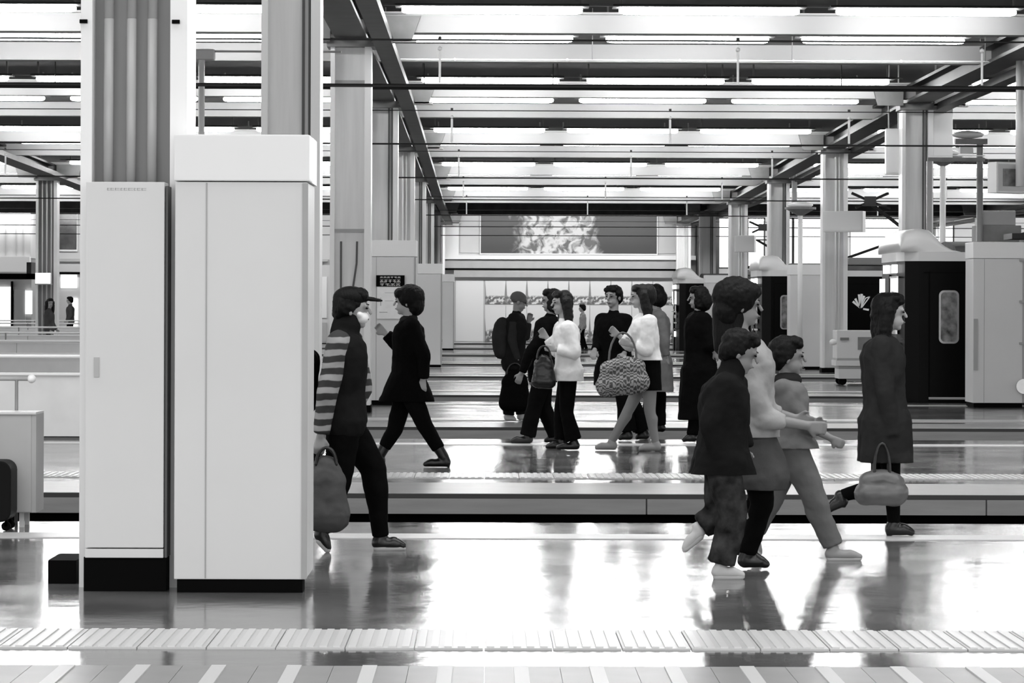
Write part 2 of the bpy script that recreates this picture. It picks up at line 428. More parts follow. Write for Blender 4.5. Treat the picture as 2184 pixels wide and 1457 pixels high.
def poster_mat(name, low):
    m = bpy.data.materials.new(name); m.use_nodes = True; nt = m.node_tree; b = nt.nodes['Principled BSDF']
    b.inputs['Roughness'].default_value = 0.4
    tc = nt.nodes.new('ShaderNodeTexCoord'); sp = nt.nodes.new('ShaderNodeSeparateXYZ'); nt.links.new(tc.outputs['Object'], sp.inputs[0])
    def mth(op, a, bb=0.0):
        n = nt.nodes.new('ShaderNodeMath'); n.operation = op
        for i, v in enumerate((a, bb)):
            if isinstance(v, (int, float)): n.inputs[i].default_value = v
            else: nt.links.new(v, n.inputs[i])
        return n.outputs[0]
    n2 = nt.nodes.new('ShaderNodeTexNoise'); n2.inputs['Scale'].default_value = 9.0; n2.inputs['Detail'].default_value = 3
    nt.links.new(tc.outputs['Object'], n2.inputs['Vector'])
    # pale sky above, busy dark print in the low part, tapered dark trees at the sides
    v = mth('DIVIDE', sp.outputs[2], low)
    below = nt.nodes.new('ShaderNodeMapRange'); below.inputs[1].default_value = 0.85; below.inputs[2].default_value = 1.1; below.inputs[3].default_value = 1.0; below.inputs[4].default_value = 0.0
    nt.links.new(v, below.inputs[0])
    busy = nt.nodes.new('ShaderNodeMapRange'); busy.inputs[1].default_value = 0.42; busy.inputs[2].default_value = 0.55; busy.inputs[3].default_value = 0.0; busy.inputs[4].default_value = 0.8
    nt.links.new(n2.outputs['Fac'], busy.inputs[0])
    d1 = mth('MULTIPLY', below.outputs[0], busy.outputs[0])
    e = mth('SUBTRACT', 0.40, mth('ABSOLUTE', sp.outputs[0]))
    w = mth('MULTIPLY', mth('SUBTRACT', 0.86, sp.outputs[2]), 0.07)
    tree = mth('MULTIPLY', mth('LESS_THAN', e, w), 0.6)
    dk = mth('MAXIMUM', d1, tree)
    val = mth('MULTIPLY', mth('SUBTRACT', 1.0, dk), 0.82)
    cc = nt.nodes.new('ShaderNodeCombineColor')
    for i in range(3): nt.links.new(val, cc.inputs[i])
    nt.links.new(cc.outputs[0], b.inputs['Base Color'])
    return m
M_post1, M_post2 = poster_mat('poster_print', 0.32), poster_mat('poster_print_low', 0.45)
pw = (bx_(1437) - bx_(1034)) / 9
up = MB().box(-pw / 2 + 0.01, pw / 2 - 0.01, -0.03, 0, 0, bz_(599) - bz_(649)).mesh('poster'); up.materials.append(M_post1)
lo_ = MB().box(-pw / 2 + 0.01, pw / 2 - 0.01, -0.03, 0, 0, bz_(652) - bz_(728)).mesh('poster'); lo_.materials.append(M_post2)
for r_, (me, yy, nm) in enumerate(((up, 649, 'upper'), (lo_, 728, 'lower'))):
    for i in range(9):
        o = link('poster', me, None); o.location = (bx_(1034) + pw * (i + 0.5), YB - 0.002, bz_(yy))
        pos = ['leftmost', 'second', 'third', 'fourth', 'middle', 'sixth', 'seventh', 'eighth', 'rightmost'][i]
        tag(o, '%s poster %sin the %s row on the back wall' % (pos, 'from the left ' if pos not in ('leftmost', 'middle', 'rightmost') else '', nm), 'poster', 'scenic posters along the back wall')
wall_box('pale_panel', 972, 598, 1031, 729, YB - 0.03, YB, M_wallw, wall)
wall_box('pale_panel', 1439, 598, 1600, 729, YB - 0.03, YB, M_wall, wall)
wall_box('pale_panel', 669, 592, 697, 680, YB - 0.05, YB, M_wallw, wall)
wall_box('pale_panel', 669, 690, 697, 740, YB - 0.05, YB, M_wall2, wall)
wall_box('shelf_line', 640, 555, 700, 560, YB - 0.3, YB, M_wall2, wall)
# left part of the back wall: window and kiosk fronts
w = thing('wall_display', (bx_(143), YB - 0.02, bz_(536)), 'dark framed display window on the left back wall beside the far column', 'window')
MB().box(bx_(120) - bx_(143), bx_(166) - bx_(143), -0.12, 0.0, -0.08, bz_(452) - bz_(536)).build('frame', M_wallw, w)
MB().box(bx_(123) - bx_(143), bx_(164) - bx_(143), -0.15, -0.121, 0.0, bz_(456) - bz_(536)).build('pane', mat('display_dark', 0.06, 0.2, var=0.8, vscale=1.5), w)
wall_box('wall_strip', 110, 556, 180, 562, YB - 0.2, YB, M_wall2, wall)
wall_box('wall_strip', 110, 584, 180, 589, YB - 0.2, YB, M_black, wall)
M_sign_lit = mat('lit_sign', 0.9, 0.4, emit=1.4)
M_sign_soft = mat('lit_sign_soft', 0.5, 0.4, emit=0.35)
ks = thing('station_kiosk', (bx_(20), 117.5, 0), 'pale kiosk with dark canopy and lit fascia at far left', 'kiosk')
def kx(px): return ax(px, 117.5) - bx_(20)
def kz(py): return az(50, py, 117.5)
MB().box(kx(-60), kx(62), 0.3, 3.5, kz(550), kz(418)).build('upper_wall', M_wall, ks)
for q in (8, 30, 45): MB().box(kx(q), kx(q) + 0.03, 0.28, 0.3, kz(545), kz(425)).build('panel_joint', M_wall2, ks)
MB().box(kx(-60), kx(63), 0.0, 0.3, kz(580), kz(548)).build('lit_fascia', M_sign_soft, ks)
MB().box(kx(-60), kx(73), -0.8, 0.3, kz(596), kz(584)).build('canopy', M_black, ks)
MB().box(kx(63), kx(73), -0.8, 0.3, kz(596), kz(560)).build('canopy_end', M_gird, ks)
MB().box(kx(-60), kx(62), 0.6, 3.5, 0, kz(592)).build('lower_wall', M_wall2, ks)
MB().box(kx(-40), kx(19), 0.5, 0.6, kz(700), kz(612)).build('lit_screen', M_sign_lit, ks)
MB().box(kx(19), kx(23), 0.45, 0.6, kz(702), kz(600)).build('screen_frame', M_black, ks)
MB().box(kx(26), kx(50), 0.45, 0.6, 0, kz(618)).build('side_panel', M_wall, ks)
MB().box(kx(51), kx(64), 0.4, 0.6, kz(670), kz(620)).build('lit_poster', M_sign_lit, ks)
sg = thing('lit_sign', (ax(92, 81.45), 81.45, az(92, 605, 81.45)), 'small bright lit sign fixed across the far left column', 'sign')
MB().box(-0.19, 0.19, -0.12, 0, 0, 0.28).build('lit_face', mat('lit_sign_bright', 0.9, 0.4, emit=2.0), sg)
MB().box(-0.2, 0.2, -0.125, 0.3, -0.03, 0.0).build('frame', M_wall2, sg)
MB().box(-0.19, 0.19, 0.0, 0.3, 0, 0.28).build('case', M_wall, sg)
for (a, b, c, d_, lab) in ((130, 590, 164, 618, 'wide lit panel on the back wall under the dark display window'), (155, 640, 166, 705, 'narrow lit panel low on the back wall beside the far left column')):
    o = MB().box(bx_(a), bx_(b if False else c), YB - 0.08, YB - 0.02, bz_(d_), bz_(b)).build('lit_panel', M_sign_lit)
    o.name = 'backlit_sign'; tag(o, lab, 'sign')

# ------------------------------------------------------------------ columns
def column(xr, y, style, label):
    top = 5.14 - drop(y)
    w_ = 0.56
    t = thing('steel_column', (xr - w_ / 2, y, 0), label, 'column', 'steel columns of the platform roof')
    h = w_ / 2
    MB().box(-h + 0.05, h - 0.09, 0.14, 0.34, 0, top).build('web', M_web if style in (0, 9) else M_webl, t)
    MB().box(-h, -h + 0.06, 0, 0.48, 0, top).build('flange', M_flange, t)
    MB().box(h - 0.09, h, 0, 0.48, 0, top).build('flange', M_flange, t)
    if style == 0:
        for x in (-0.13, -0.01, 0.10):
            MB().path([(x - 0.015, 0.08, 1.9), (x - 0.012, 0.08, 3.0), (x + 0.012, 0.10, 5.1)], 0.026, 12).build('pipe', M_wall2 if False else mat('pipe_grey', 0.42, 0.35), t, smooth=True)
        for x in (-0.285, 0.20):
            MB().box(x, x + 0.04, -0.02, 0.0, az(200, 50, 16.3), az(200, 42, 16.3)).build('bolt', M_black, t)
    elif style == 1:
        MB().box(0.10, 0.125, 0.11, 0.14, 0, top).box(0.16, 0.18, 0.11, 0.14, 0, top).build('conduit', M_seam, t)
    elif style == 2:
        MB().box(-h + 0.06, h - 0.09, 0.10, 0.14, az(740, 495, y), az(740, 488, y)).box(-h + 0.06, h - 0.09, 0.10, 0.14, az(740, 178, y), az(740, 170, y)).build('splice_bar', M_grey, t)
        MB().tube((-0.13, 0.08, 0.4), (-0.13, 0.08, 2.35), 0.014).build('conduit', M_seam, t)
        MB().path([(0.02, 0.08, 1.6), (0.085, 0.08, 2.05), (0.09, 0.08, 2.35)], 0.014).build('conduit', M_seam, t)
    elif style == 3:
        MB().tube((0.02, 0.10, 0.0), (0.02, 0.10, top), 0.022).tube((0.10, 0.10, 0.0), (0.10, 0.10, top), 0.016).build('pipe', M_flange, t, smooth=True)
    elif style == 9:
        for x in (-0.12, 0.0, 0.12): MB().tube((x, 0.10, 0.0), (x, 0.10, top), 0.02).build('pipe', M_wall, t, smooth=True)
    if style != 0: MB().box(-h - 0.01, h + 0.01, -0.01, 0.49, 0, 0.10).build('base_plinth', M_black, t)
    MB().box(-h - 0.05, h + 0.05, -0.05, 0.53, top - 0.12, top).build('cap_plate', M_brace, t)
    MB().prism([(h, top - 0.05), (h + 0.55, top - 0.05), (h + 0.68, top + 0.30), (h, top + 0.30)], -0.12, -0.02).build('haunch_plate', M_brace, t)
    MB().box(h + 0.0, h + 0.62, -0.12, 0.1, top - 0.06, top - 0.02).build('haunch_flange', M_grey, t)
    MB().prism([(-h, top - 0.05), (-h - 0.45, top - 0.05), (-h - 0.55, top + 0.30), (-h, top + 0.30)], -0.12, -0.02).build('haunch_plate', M_brace, t)
    return t
def colname(j, k):
    side = {0: 'far-left', 1: 'left', 2: 'centre-left', 3: 'right', 4: 'far-right'}[j]
    return side
for j, xr in enumerate(COLX):
    vis = []
    for k in range(0, 9):
        y = cy(k)
        px = VX + xr * FPX / y
        if -20 < px < 2230 and not (j == 0 and k < 8) and not (j == 4 and k < 6): vis.append(k)
    for n, k in enumerate(vis):
        style = {0: 0, 1: 1, 2: 2, 3: 1, 4: 3}.get(k, 1)
        if j == 1: style = 9
        if j == 3: style = 1 if k % 2 else 3
        if j == 2:
            lab = ['grey steel column with three pale pipes behind the narrow cabinet', 'grey steel column rising behind the large white box',
                   'pale steel column left of the box with the black sign', 'pale steel column rising behind the box with the black sign',
                   'column with twin pale pipes, fifth in the centre-left row', 'slim far column, sixth in the centre-left row', 'slim far column, seventh in the centre-left row',
                   'slim far column, eighth in the centre-left row', 'slim far column, last of the centre-left row'][k]
        else:
            lab = 'steel column, %s of the %s row going away' % (ORD[n], {0: 'outer left', 1: 'left', 3: 'right', 4: 'outer right'}[j])
        column(xr, cy(k), style, lab)

# ------------------------------------------------------------------ white boxes on the platforms
def pillar_box(px0, px1, d, label, h=2.43, seam=True, sign=False, depth=0.75, rear=False, x0=None, x1=None):
    xa = ax(px0, d) if x0 is None else x0; xb = ax(px1, d) if x1 is None else x1
    w_ = xb - xa
    t = thing('white_box', ((xa + xb) / 2, d, 0), label, 'cabinet', 'tall white box cabinets on the platforms')
    a, b = -w_ / 2, w_ / 2
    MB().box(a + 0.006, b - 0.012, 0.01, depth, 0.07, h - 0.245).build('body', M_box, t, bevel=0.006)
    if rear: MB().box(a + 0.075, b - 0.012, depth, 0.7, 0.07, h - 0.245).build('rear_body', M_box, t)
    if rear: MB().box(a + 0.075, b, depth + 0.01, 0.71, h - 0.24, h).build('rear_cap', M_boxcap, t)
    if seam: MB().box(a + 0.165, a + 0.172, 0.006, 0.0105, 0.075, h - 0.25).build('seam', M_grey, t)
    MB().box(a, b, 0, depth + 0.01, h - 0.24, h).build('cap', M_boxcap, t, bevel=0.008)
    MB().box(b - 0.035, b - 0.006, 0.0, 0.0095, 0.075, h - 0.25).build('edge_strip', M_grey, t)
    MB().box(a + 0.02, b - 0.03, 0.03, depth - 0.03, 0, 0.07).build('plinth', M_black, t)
    return t
pillar_box(370, 659, 16.0, 'largest white box cabinet, in the left foreground beside the grey column', h=2.37, depth=0.26, rear=True)
b2_ = pillar_box(778, 888, 45.6, 'white box cabinet bearing a small black sign, behind the black-coated person')
pillar_box(890, 943, 72.3, 'white box cabinet just right of and behind the one with the black sign', seam=False)
pillar_box(943, 969, 98.6, 'farthest and smallest white box cabinet of the left row', seam=False)
rb = pillar_box(2075, 2186, 45.3, 'white box cabinet at the right edge in front of the nearest train')
pillar_box(1685, 1757, 71.5, 'white box cabinet hiding the flank of the second train, middle right', seam=False)
pillar_box(1504, 1562, 98.0, 'small white box cabinet in front of the third train', seam=False)
# details on the right-hand box: hinges and a round dial
for py in (555, 643, 732):
    MB().box(0.30, 0.37, -0.03, 0.0, az(2180, py + 3, 45.3), az(2180, py - 2, 45.3)).build('hinge', M_grey, rb)
MB().tube((0.36, -0.06, az(2180, 824, 45.3)), (0.36, 0.0, az(2180, 824, 45.3)), 0.11, 0.11, 20).build('round_dial', M_chrome, rb)
MB().box(-0.37, -0.31, -0.012, 0.0, az(2080, 790, 45.3), az(2080, 680, 45.3)).build('grey_plate', M_grey, rb)

# sign and poster on the second box
sx = ax(832, 45.5)
s_ = thing('direction_sign', (sx, 45.595, az(832, 611, 45.5)), 'small black sign with pale lettering on the white box', 'sign')
sw = 0.42
MB().box(-sw / 2, sw / 2, -0.02, 0, 0, 0.165).build('board', M_black, s_)
rnd = random.Random(4)
M_letter = mat('sign_lettering', 0.7, 0.5)
lb = MB()
for row, (z0, hgt) in enumerate(((0.12, 0.026), (0.055, 0.045), (0.008, 0.035))):
    n = (6, 5, 4)[row]
    for i in range(n):
        x = -0.15 + i * (0.31 / n); wd = 0.31 / n * 0.78
        # stroke built characters
        lb.box(x, x + wd, -0.024, -0.02, z0 + hgt * 0.85, z0 + hgt)
        lb.box(x, x + wd * 0.9, -0.024, -0.02, z0 + hgt * 0.4, z0 + hgt * 0.55)
        lb.box(x + wd * 0.42, x + wd * 0.58, -0.024, -0.02, z0, z0 + hgt)
        if rnd.random() < 0.7: lb.box(x, x + wd * 0.16, -0.024, -0.02, z0, z0 + hgt * 0.5)
        if rnd.random() < 0.7: lb.box(x + wd * 0.84, x + wd, -0.024, -0.02, z0, z0 + hgt * 0.5)
lb.build('lettering', M_letter, s_)
p_ = thing('notice_poster', (ax(829, 45.5), 45.597, az(829, 680, 45.5)), 'white notice sheet under the small black sign', 'poster')
MB().box(-0.175, 0.175, -0.012, 0, 0, 0.47).build('sheet', mat('paper_white', 0.85, 0.5, var=0.06, vscale=8), p_)
for q in ((-0.125, -0.115, 0.19, 0.31), (-0.14, -0.02, 0.09, 0.10), (-0.06, 0.09, 0.38, 0.385), (-0.06, 0.07, 0.26, 0.265)):
    MB().box(q[0], q[1], -0.015, -0.012, q[2], q[3]).build('printed_line', M_grey, p_)

# narrow cabinet fixed to the first column
d = 16.05
xa, xb = ax(183, d), ax(350, d)
c_ = thing('narrow_cabinet', ((xa + xb) / 2, d, 0), 'narrow pale cabinet door fixed to the foreground column', 'cabinet')
hw = (xb - xa) / 2
zt_ = az(267, 388, d); z1_ = az(267, 1171, d); z0_ = az(267, 1190, d)
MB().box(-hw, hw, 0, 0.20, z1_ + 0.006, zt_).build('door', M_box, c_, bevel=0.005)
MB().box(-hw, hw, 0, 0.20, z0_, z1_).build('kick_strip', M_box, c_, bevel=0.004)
MB().box(-hw - 0.01, hw + 0.012, 0.03, 0.20, 0, z0_).build('plinth', M_black, c_)
MB().box(hw + 0.004, hw + 0.016, 0.02, 0.20, z0_, zt_ - 0.02).build('edge_gap', M_seam, c_)
MB().box(ax(205, d) - (xa + xb) / 2 - 0.01, ax(205, d) - (xa + xb) / 2 + 0.018, -0.008, 0, az(208, 805, d), az(208, 762, d)).build('lock', M_wall2, c_, bevel=0.003)
lt = MB(); x = ax(228, d) - (xa + xb) / 2
M_faint = mat('faint_print', 0.42, 0.5)
zz = az(267, 406, d)
for i in range(9):
    w_ = 0.012 + 0.006 * ((i * 7) % 3)
    lt.box(x, x + w_, -0.001, 0.0, zz, zz + 0.003).box(x, x + 0.003, -0.001, 0.0, zz, zz + 0.012).box(x, x + w_, -0.001, 0, zz + 0.009, zz + 0.012); x += w_ + 0.005
lt.build('faint_lettering', M_faint, c_)
kb = MB().box(ax(110, 16.6), ax(170, 16.6), 16.5, 16.95, 0, 0.125).build('floor_kerb_block', M_black)
tag(kb, 'low black block on the floor left of the foreground column', 'block')

# ------------------------------------------------------------------ fluorescent lamps
tb_ = MB(); R_ = 0.052; n_ = 12
secs = [(-1.215, 0.022), (-1.19, 0.040), (-1.13, R_), (1.13, R_), (1.19, 0.040), (1.215, 0.022)]
rings = [[tb_.bm.verts.new((x, r * math.cos(2 * math.pi * i / n_) * 0.8, r * math.sin(2 * math.pi * i / n_))) for i in range(n_)] for x, r in secs]
for a, b in zip(rings[:-1], rings[1:]):
    for i in range(n_): tb_.bm.faces.new((a[i], a[(i + 1) % n_], b[(i + 1) % n_], b[i]))
tb_.bm.faces.new(rings[0][::-1]); tb_.bm.faces.new(rings[-1])
TUBE = tb_.mesh('tube', smooth=True); TUBE.materials.append(M_tube)
HOUSE = MB().prism([(-0.19, 0.040), (0.19, 0.040), (0.19, 0.052), (0.05, 0.085), (-0.05, 0.085), (-0.19, 0.052)], -1.30, 1.30, 'x').box(-1.46, 1.46, -0.03, 0.03, 0.06, 0.085).box(-1.2, -1.17, -0.012, 0.012, 0.085, 0.50).box(1.17, 1.2, -0.012, 0.012, 0.085, 0.50).mesh('housing'); HOUSE.materials.append(M_house)
BAYX = [-20.5, -10.85, -1.13, 8.6, 18.3]
rown = 0
for k in range(2, 9):
    for off in (-0.9, 3.6):
        y = cy(k) + off
        if y > 100: continue
        items = []
        for bx0 in BAYX:
            for i in range(3):
                xc = bx0 + 1.215 + 2.92 * i
                px = VX + xc * FPX / y
                if -0.22 * FPX * 1.25 / y * 1 - 320 < px < 2184 + 320 or k > 3 and -200 < px < 2400: items.append(xc)
        for n, xc in enumerate(items):
            lab = 'fluorescent ceiling lamp, %s from the left in the %s light row' % (('first' if n == 0 else ORD[n]), ('nearest' if rown == 0 else ORD[rown]))
            t = thing('fluorescent_lamp', (xc, y, 5.445 - drop(y)), lab, 'lamp', 'fluorescent lamps in rows under the roof')
            link('tube', TUBE, None, t); link('housing', HOUSE, None, t)
        rown += 1

# ------------------------------------------------------------------ overhead line of each track
for k in range(1, 8):
    yt = pf(k) + 1.5
    dx = yt * 0.19
    t = thing('overhead_line', (0, yt, 4.0), 'overhead wires above the %s visible track gap' % ORD[k - 1], 'wires', 'overhead contact lines')
    r1 = 0.016 if k == 1 else 0.011
    MB().tube((-dx - 6, 0, 0.02), (dx + 6, 0, 0.02), r1 * 1.3, seg=6).build('contact_wire', M_wire, t)
    MB().tube((-dx - 6, 0, 0.55), (dx + 6, 0, 0.55), r1 * 0.7, seg=6).build('messenger_wire', M_wire, t)
    for x in (-9.6, -6.1, -0.53, 2.92, 5.75, 11.2):
        if abs(x) < dx + 4 and k < 6:
            h_ = MB().tube((x, 0, 0.05), (x, 0, 0.42), 0.014 if k == 1 else 0.018, seg=8).ball((x, 0, 0.45), 0.03, 1).build('insulator', M_insul, t)
            MB().box(x - 0.02, x + 0.02, -0.02, 0.02, 0.55, 0.59).build('clamp', M_wire, t)
    if k in (4, 6):
        x = 9.35 if k == 4 else 9.1
        MB().path([(x - 0.45, 0, 0.22), (x, 0, 0.02), (x + 0.45, 0, 0.22)], 0.035, 6).path([(x - 0.35, 0, -0.14), (x, 0, 0.02), (x + 0.5, 0, -0.16)], 0.03, 6).box(x - 0.14, x + 0.14, -0.08, 0.08, -0.08, 0.14).build('section_insulator', M_wire, t)
# heavier rod line under the roof seen across the third and fourth light rows
t = thing('roof_pipe', (0, 50.4, az(1500, 191, 50.4)), 'long black pipe running across under the third light row', 'pipe')
MB().tube((-14, 0, 0), (14, 0, 0), 0.022, seg=8).build('pipe_run', M_wire, t, smooth=True)
for x in (-10.6, -7, -1.0, 1.1, 3.6, 5.8, 11): MB().tube((x, 0, 0.02), (x, 0, 0.955), 0.008, seg=6).build('hanger_rod', M_wire, t)
t = thing('roof_conduit', (0, 46.4, az(1200, 128, 46.4)), 'thin pale conduit with small round fittings under the beam', 'pipe')
MB().tube((-1.6, 0, 0), (7.6, 0, 0), 0.011, seg=6).build('conduit_run', M_flange, t)
for px in (968, 1208, 1448, 1690, 1920): MB().ball((ax(px, 46.4), 0, 0), 0.026, 1).build('round_fitting', M_insul, t)
for x in (-1.5, 1.6, 4.6, 7.5): MB().tube((x, 0, 0), (x, 0, 5.94 - t.location.z), 0.008, seg=6).build('hanger_rod', M_steel, t)

# ------------------------------------------------------------------ trains
M_train = mat('train_maroon', 0.002, 0.3, spec=0.08)
M_cream = mat('train_cream', 0.66, 0.3, bump=0.02, bscale=2)
M_roof = mat('train_roof', 0.10, 0.6, var=0.4, vscale=3)
M_headl = mat('headlamp_glow', 0.9, 0.3, emit=3.5)
M_interior = mat('saloon_view', 0.16, 0.4, var=0.9, vscale=6)
def train(k, xn, length, label, doors):
    y0 = pf(k) + 0.2
    t = thing('train', (xn, y0, 0), label, 'train', 'trains standing at the platforms')
    wd = 2.75; zb = -1.0; zs = 2.18
    # body: rounded nose in plan
    def plan(x, inset):
        return [(x + 0.28, inset), (x + 0.08, inset + 0.14), (x, inset + 0.5), (x, wd - 0.5 - inset), (x + 0.08, wd - 0.14 - inset), (x + 0.28, wd - inset), (length, wd - inset), (length, inset)]
    MB().prism(plan(0, 0), zb, zs, 'z').build('body', M_train, t)
    MB().prism(plan(-0.01, -0.012), zs, zs + 0.14, 'z').build('cream_band', M_cream, t)
    # roof with raised front dome, profile in x-z, lofted across y
    prof = [(-0.0, 0.0), (-0.005, 0.14), (0.02, 0.26), (0.10, 0.34), (0.30, 0.37), (0.46, 0.34), (0.56, 0.25), (0.66, 0.13), (0.80, 0.04), (0.92, 0.01), (0.92, 0.0)]
    mb = MB(); rows = []
    for yy, f in ((0.0, 0.35), (0.06, 0.8), (0.25, 1.0), (1.37, 1.02), (2.5, 0.9), (2.69, 0.8), (2.75, 0.35)):
        rows.append([mb.bm.verts.new((px_, yy, zs + 0.14 + pz_ * f)) for px_, pz_ in prof])
    for a, b in zip(rows[:-1], rows[1:]):
        for i in range(len(prof)): mb.bm.faces.new((a[i], a[(i + 1) % len(prof)], b[(i + 1) % len(prof)], b[i]))
    mb.bm.faces.new(rows[0][::-1]); mb.bm.faces.new(rows[-1])
    mb.build('front_dome', M_cream, t, smooth=True)
    rf = [(0.12, zs + 0.14), (0.35, zs + 0.24), (0.9, zs + 0.31), (1.37, zs + 0.33), (1.85, zs + 0.31), (2.4, zs + 0.24), (2.63, zs + 0.14)]
    MB().prism(rf, 0.88, length, 'x').build('roof', M_roof, t)
    for x in (2.2, 3.9, 5.9, 8.2):
        MB().box(x, x + 1.5, 0.5, 2.2, zs + 0.28, zs + 0.46).build('roof_unit', mat('roof_unit', 0.18, 0.5), t, bevel=0.03)
    # front face fittings (the face looks to the left)
    def onface(name, ya, yb, za, zb2, m, thick=0.02, lab=None):
        return MB().box(-thick, 0.0, ya, yb, za, zb2).build(name, m, t, label=lab)
    M_reflglow = mat('glass_reflection_glow', 0.8, 0.15, emit=0.9)  # bright reflection in the front panes, put in as pale colour and glow
    onface('front_window', 0.32, 1.10, 1.50, 1.92, M_reflglow)
    onface('front_window', 1.65, 2.43, 1.50, 1.92, M_reflglow)
    onface('window_lower_pane', 0.32, 1.10, 1.28, 1.47, M_glassd)
    onface('gangway_door', 1.14, 1.61, -0.2, 1.98, M_train, 0.035)
    onface('window_trim', 0.30, 1.12, 1.24, 1.28, M_chrome, 0.03)
    onface('window_trim', 1.63, 2.45, 1.24, 1.28, M_chrome, 0.03)
    onface('window_trim', 0.30, 1.12, 1.92, 1.95, M_chrome, 0.03)
    onface('headlamp', 0.40, 0.72, 2.00, 2.13, M_headl, 0.05)
    onface('headlamp', 1.35, 1.75, 2.00, 2.13, M_headl, 0.05)
    onface('number_plate', 0.4, 1.0, 1.05, 1.16, M_chrome, 0.03)
    onface('tail_lamp', 0.58, 0.74, 0.45, 0.62, M_headl, 0.05)
    onface('step_bar', 0.35, 1.2, 0.88, 0.92, M_flange, 0.06)
    MB().tube((-0.09, 0.45, 0.7), (-0.09, 0.45, 1.7), 0.014, seg=8).tube((-0.09, 0.45, 0.7), (0.0, 0.45, 0.7), 0.012).tube((-0.09, 0.45, 1.7), (0.0, 0.45, 1.7), 0.012).build('grab_rail', M_chrome, t, smooth=True)
    for xd in doors:
        dr = MB().box(xd - 0.62, xd + 0.62, -0.008, 0.0, 0.02, 2.02).build('door', M_train, t)
        MB().box(xd - 0.62, xd - 0.60, -0.014, -0.008, 0.02, 2.02).box(xd - 0.008, xd + 0.008, -0.012, -0.008, 0.02, 2.02).build('door_edge', M_black, dr)
        for sgn in (-0.31, 0.31):
            MB().prism(rounded(0.31, 0.82, 0.08, cx=xd + sgn, cy=1.32), -0.02, -0.008).build('window_frame', M_chrome, dr)
            MB().prism(rounded(0.25, 0.76, 0.06, cx=xd + sgn, cy=1.32), -0.026, -0.02).build('window_glass', M_interior, dr)
        MB().box(xd - 0.62, xd + 0.62, -0.05, 0.0, 0.05, 0.085).build('door_sill', M_grey, dr)
    MB().box(0.35, length, -0.01, 0.0, 1.995, 2.01).build('gutter_line', M_black, t)
    # bogies
    for x in (2.3, length - 3): MB().box(x, x + 2.4, 0.3, 2.4, -1.1, -0.95).tube((x + 0.4, 0.4, -0.8), (x + 0.4, 2.3, -0.8), 0.3, seg=16).tube((x + 2.0, 0.4, -0.8), (x + 2.0, 2.3, -0.8), 0.3, seg=16).build('bogie', M_black, t)
    return t
xT1 = ax(1889, pf(2) + 2.0)
T1 = train(2, xT1, 19, 'nearest train, black-flanked with pale roof dome, at right behind the white box', (1.05,))
T2 = train(4, ax(1605, pf(4) + 2.0), 19, 'second train with a white flank emblem, behind the middle right white box', (0.97,))
T3 = train(6, ax(1437, pf(6) + 2.0), 19, 'farthest train, its nose just right of the back wall posters', ())
# emblem on the flank of the second train
ye = pf(4) + 0.2
em = MB()
def ep(px, py):
    v = at(px, py, ye); return v.x - T2.location.x, v.z
def bar(p, q, w0, w1):
    a = Vector(ep(*p)); b = Vector(ep(*q)); n = Vector((-(b - a).y, (b - a).x)).normalized()
    em.prism([tuple(a + n * w0), tuple(b + n * w1), tuple(b - n * w1), tuple(a - n * w0)], -0.012, 0.0)
for q in ((1819, 643), (1824, 637), (1832, 628), (1838, 627), (1843, 631)): bar((1834, 657), q, 0.012, 0.028)
bar((1836, 657), (1846, 636), 0.012, 0.012); bar((1846, 636), (1855, 633), 0.012, 0.012); bar((1855, 633), (1838, 656), 0.012, 0.012)
bar((1841, 659), (1853, 661), 0.02, 0.024)
em.build('flank_emblem', M_flange, T2, label='white fan-shaped emblem')
# pantographs
def panto(T, x, h, open_):
    g = MB()
    if open_:
        g.path([(x - 0.9, 1.3, 2.62), (x + 0.75, 1.3, 2.62 + h * 0.45), (x - 0.2, 1.3, 2.62 + h)], 0.03, 6)
        g.path([(x - 0.9, 1.6, 2.62), (x + 0.75, 1.6, 2.62 + h * 0.45), (x - 0.2, 1.6, 2.62 + h)], 0.03, 6)
    g.box(x - 0.5, x + 0.1, 1.2, 1.24, 2.60 + h, 2.64 + h).box(x - 1.1, x + 0.5, 1.1, 1.9, 2.55, 2.64)
    g.build('pantograph', M_wire, T)
panto(T2, 3.1, 1.3, True); panto(T1, 3.0, 0.9, True); panto(T3, 2.9, 1.0, True)

# ------------------------------------------------------------------ posts, signs and hanging boards on the right
def post(px, d, ytop, r, label, m, head=None, ybase=0.0, name='platform_post'):
    p = at(px, ytop, d)
    t = thing(name, (p.x, d, 0), label, 'post')
    MB().tube((0, 0, ybase), (0, 0, p.z), r, seg=14).build('pole', m, t, smooth=True)
    MB().tube((0, 0, 0), (0, 0, 0.03), r * 2.2, seg=16).build('base_plate', M_brace, t)
    if head == 'mushroom':
        MB().tube((0, 0, p.z - 0.02), (0, 0, p.z + 0.12), r * 1.2, 0.32, 20).tube((0, 0, p.z + 0.12), (0, 0, p.z + 0.17), 0.36, 0.36, 20).build('shade', M_brace, t)
        MB().ball((0, 0, p.z + 0.22), (0.3, 0.3, 0.08), 2).build('dome', M_insul, t, smooth=True)
    if head == 'box':
        MB().box(-0.17, 0.17, -0.12, 0.12, p.z, p.z + 0.14).build('lamp_box', M_wall, t, bevel=0.03)
        MB().box(0.1, 1.8, -0.02, 0.02, p.z + 0.1, p.z + 0.125).build('bracket_arm', M_grey, t)
    if head == 'tee':
        MB().box(-0.42, 0.12, -0.06, 0.06, p.z - 0.06, p.z + 0.03).build('bracket_arm', M_brace, t)
        MB().ball((-0.2, 0, p.z + 0.1), (0.28, 0.28, 0.07), 2).build('dome', M_insul, t, smooth=True)
        MB().box(-0.34, -0.12, -0.05, 0.05, p.z - 0.22, p.z - 0.08).build('small_camera', M_wall, t)
    return t
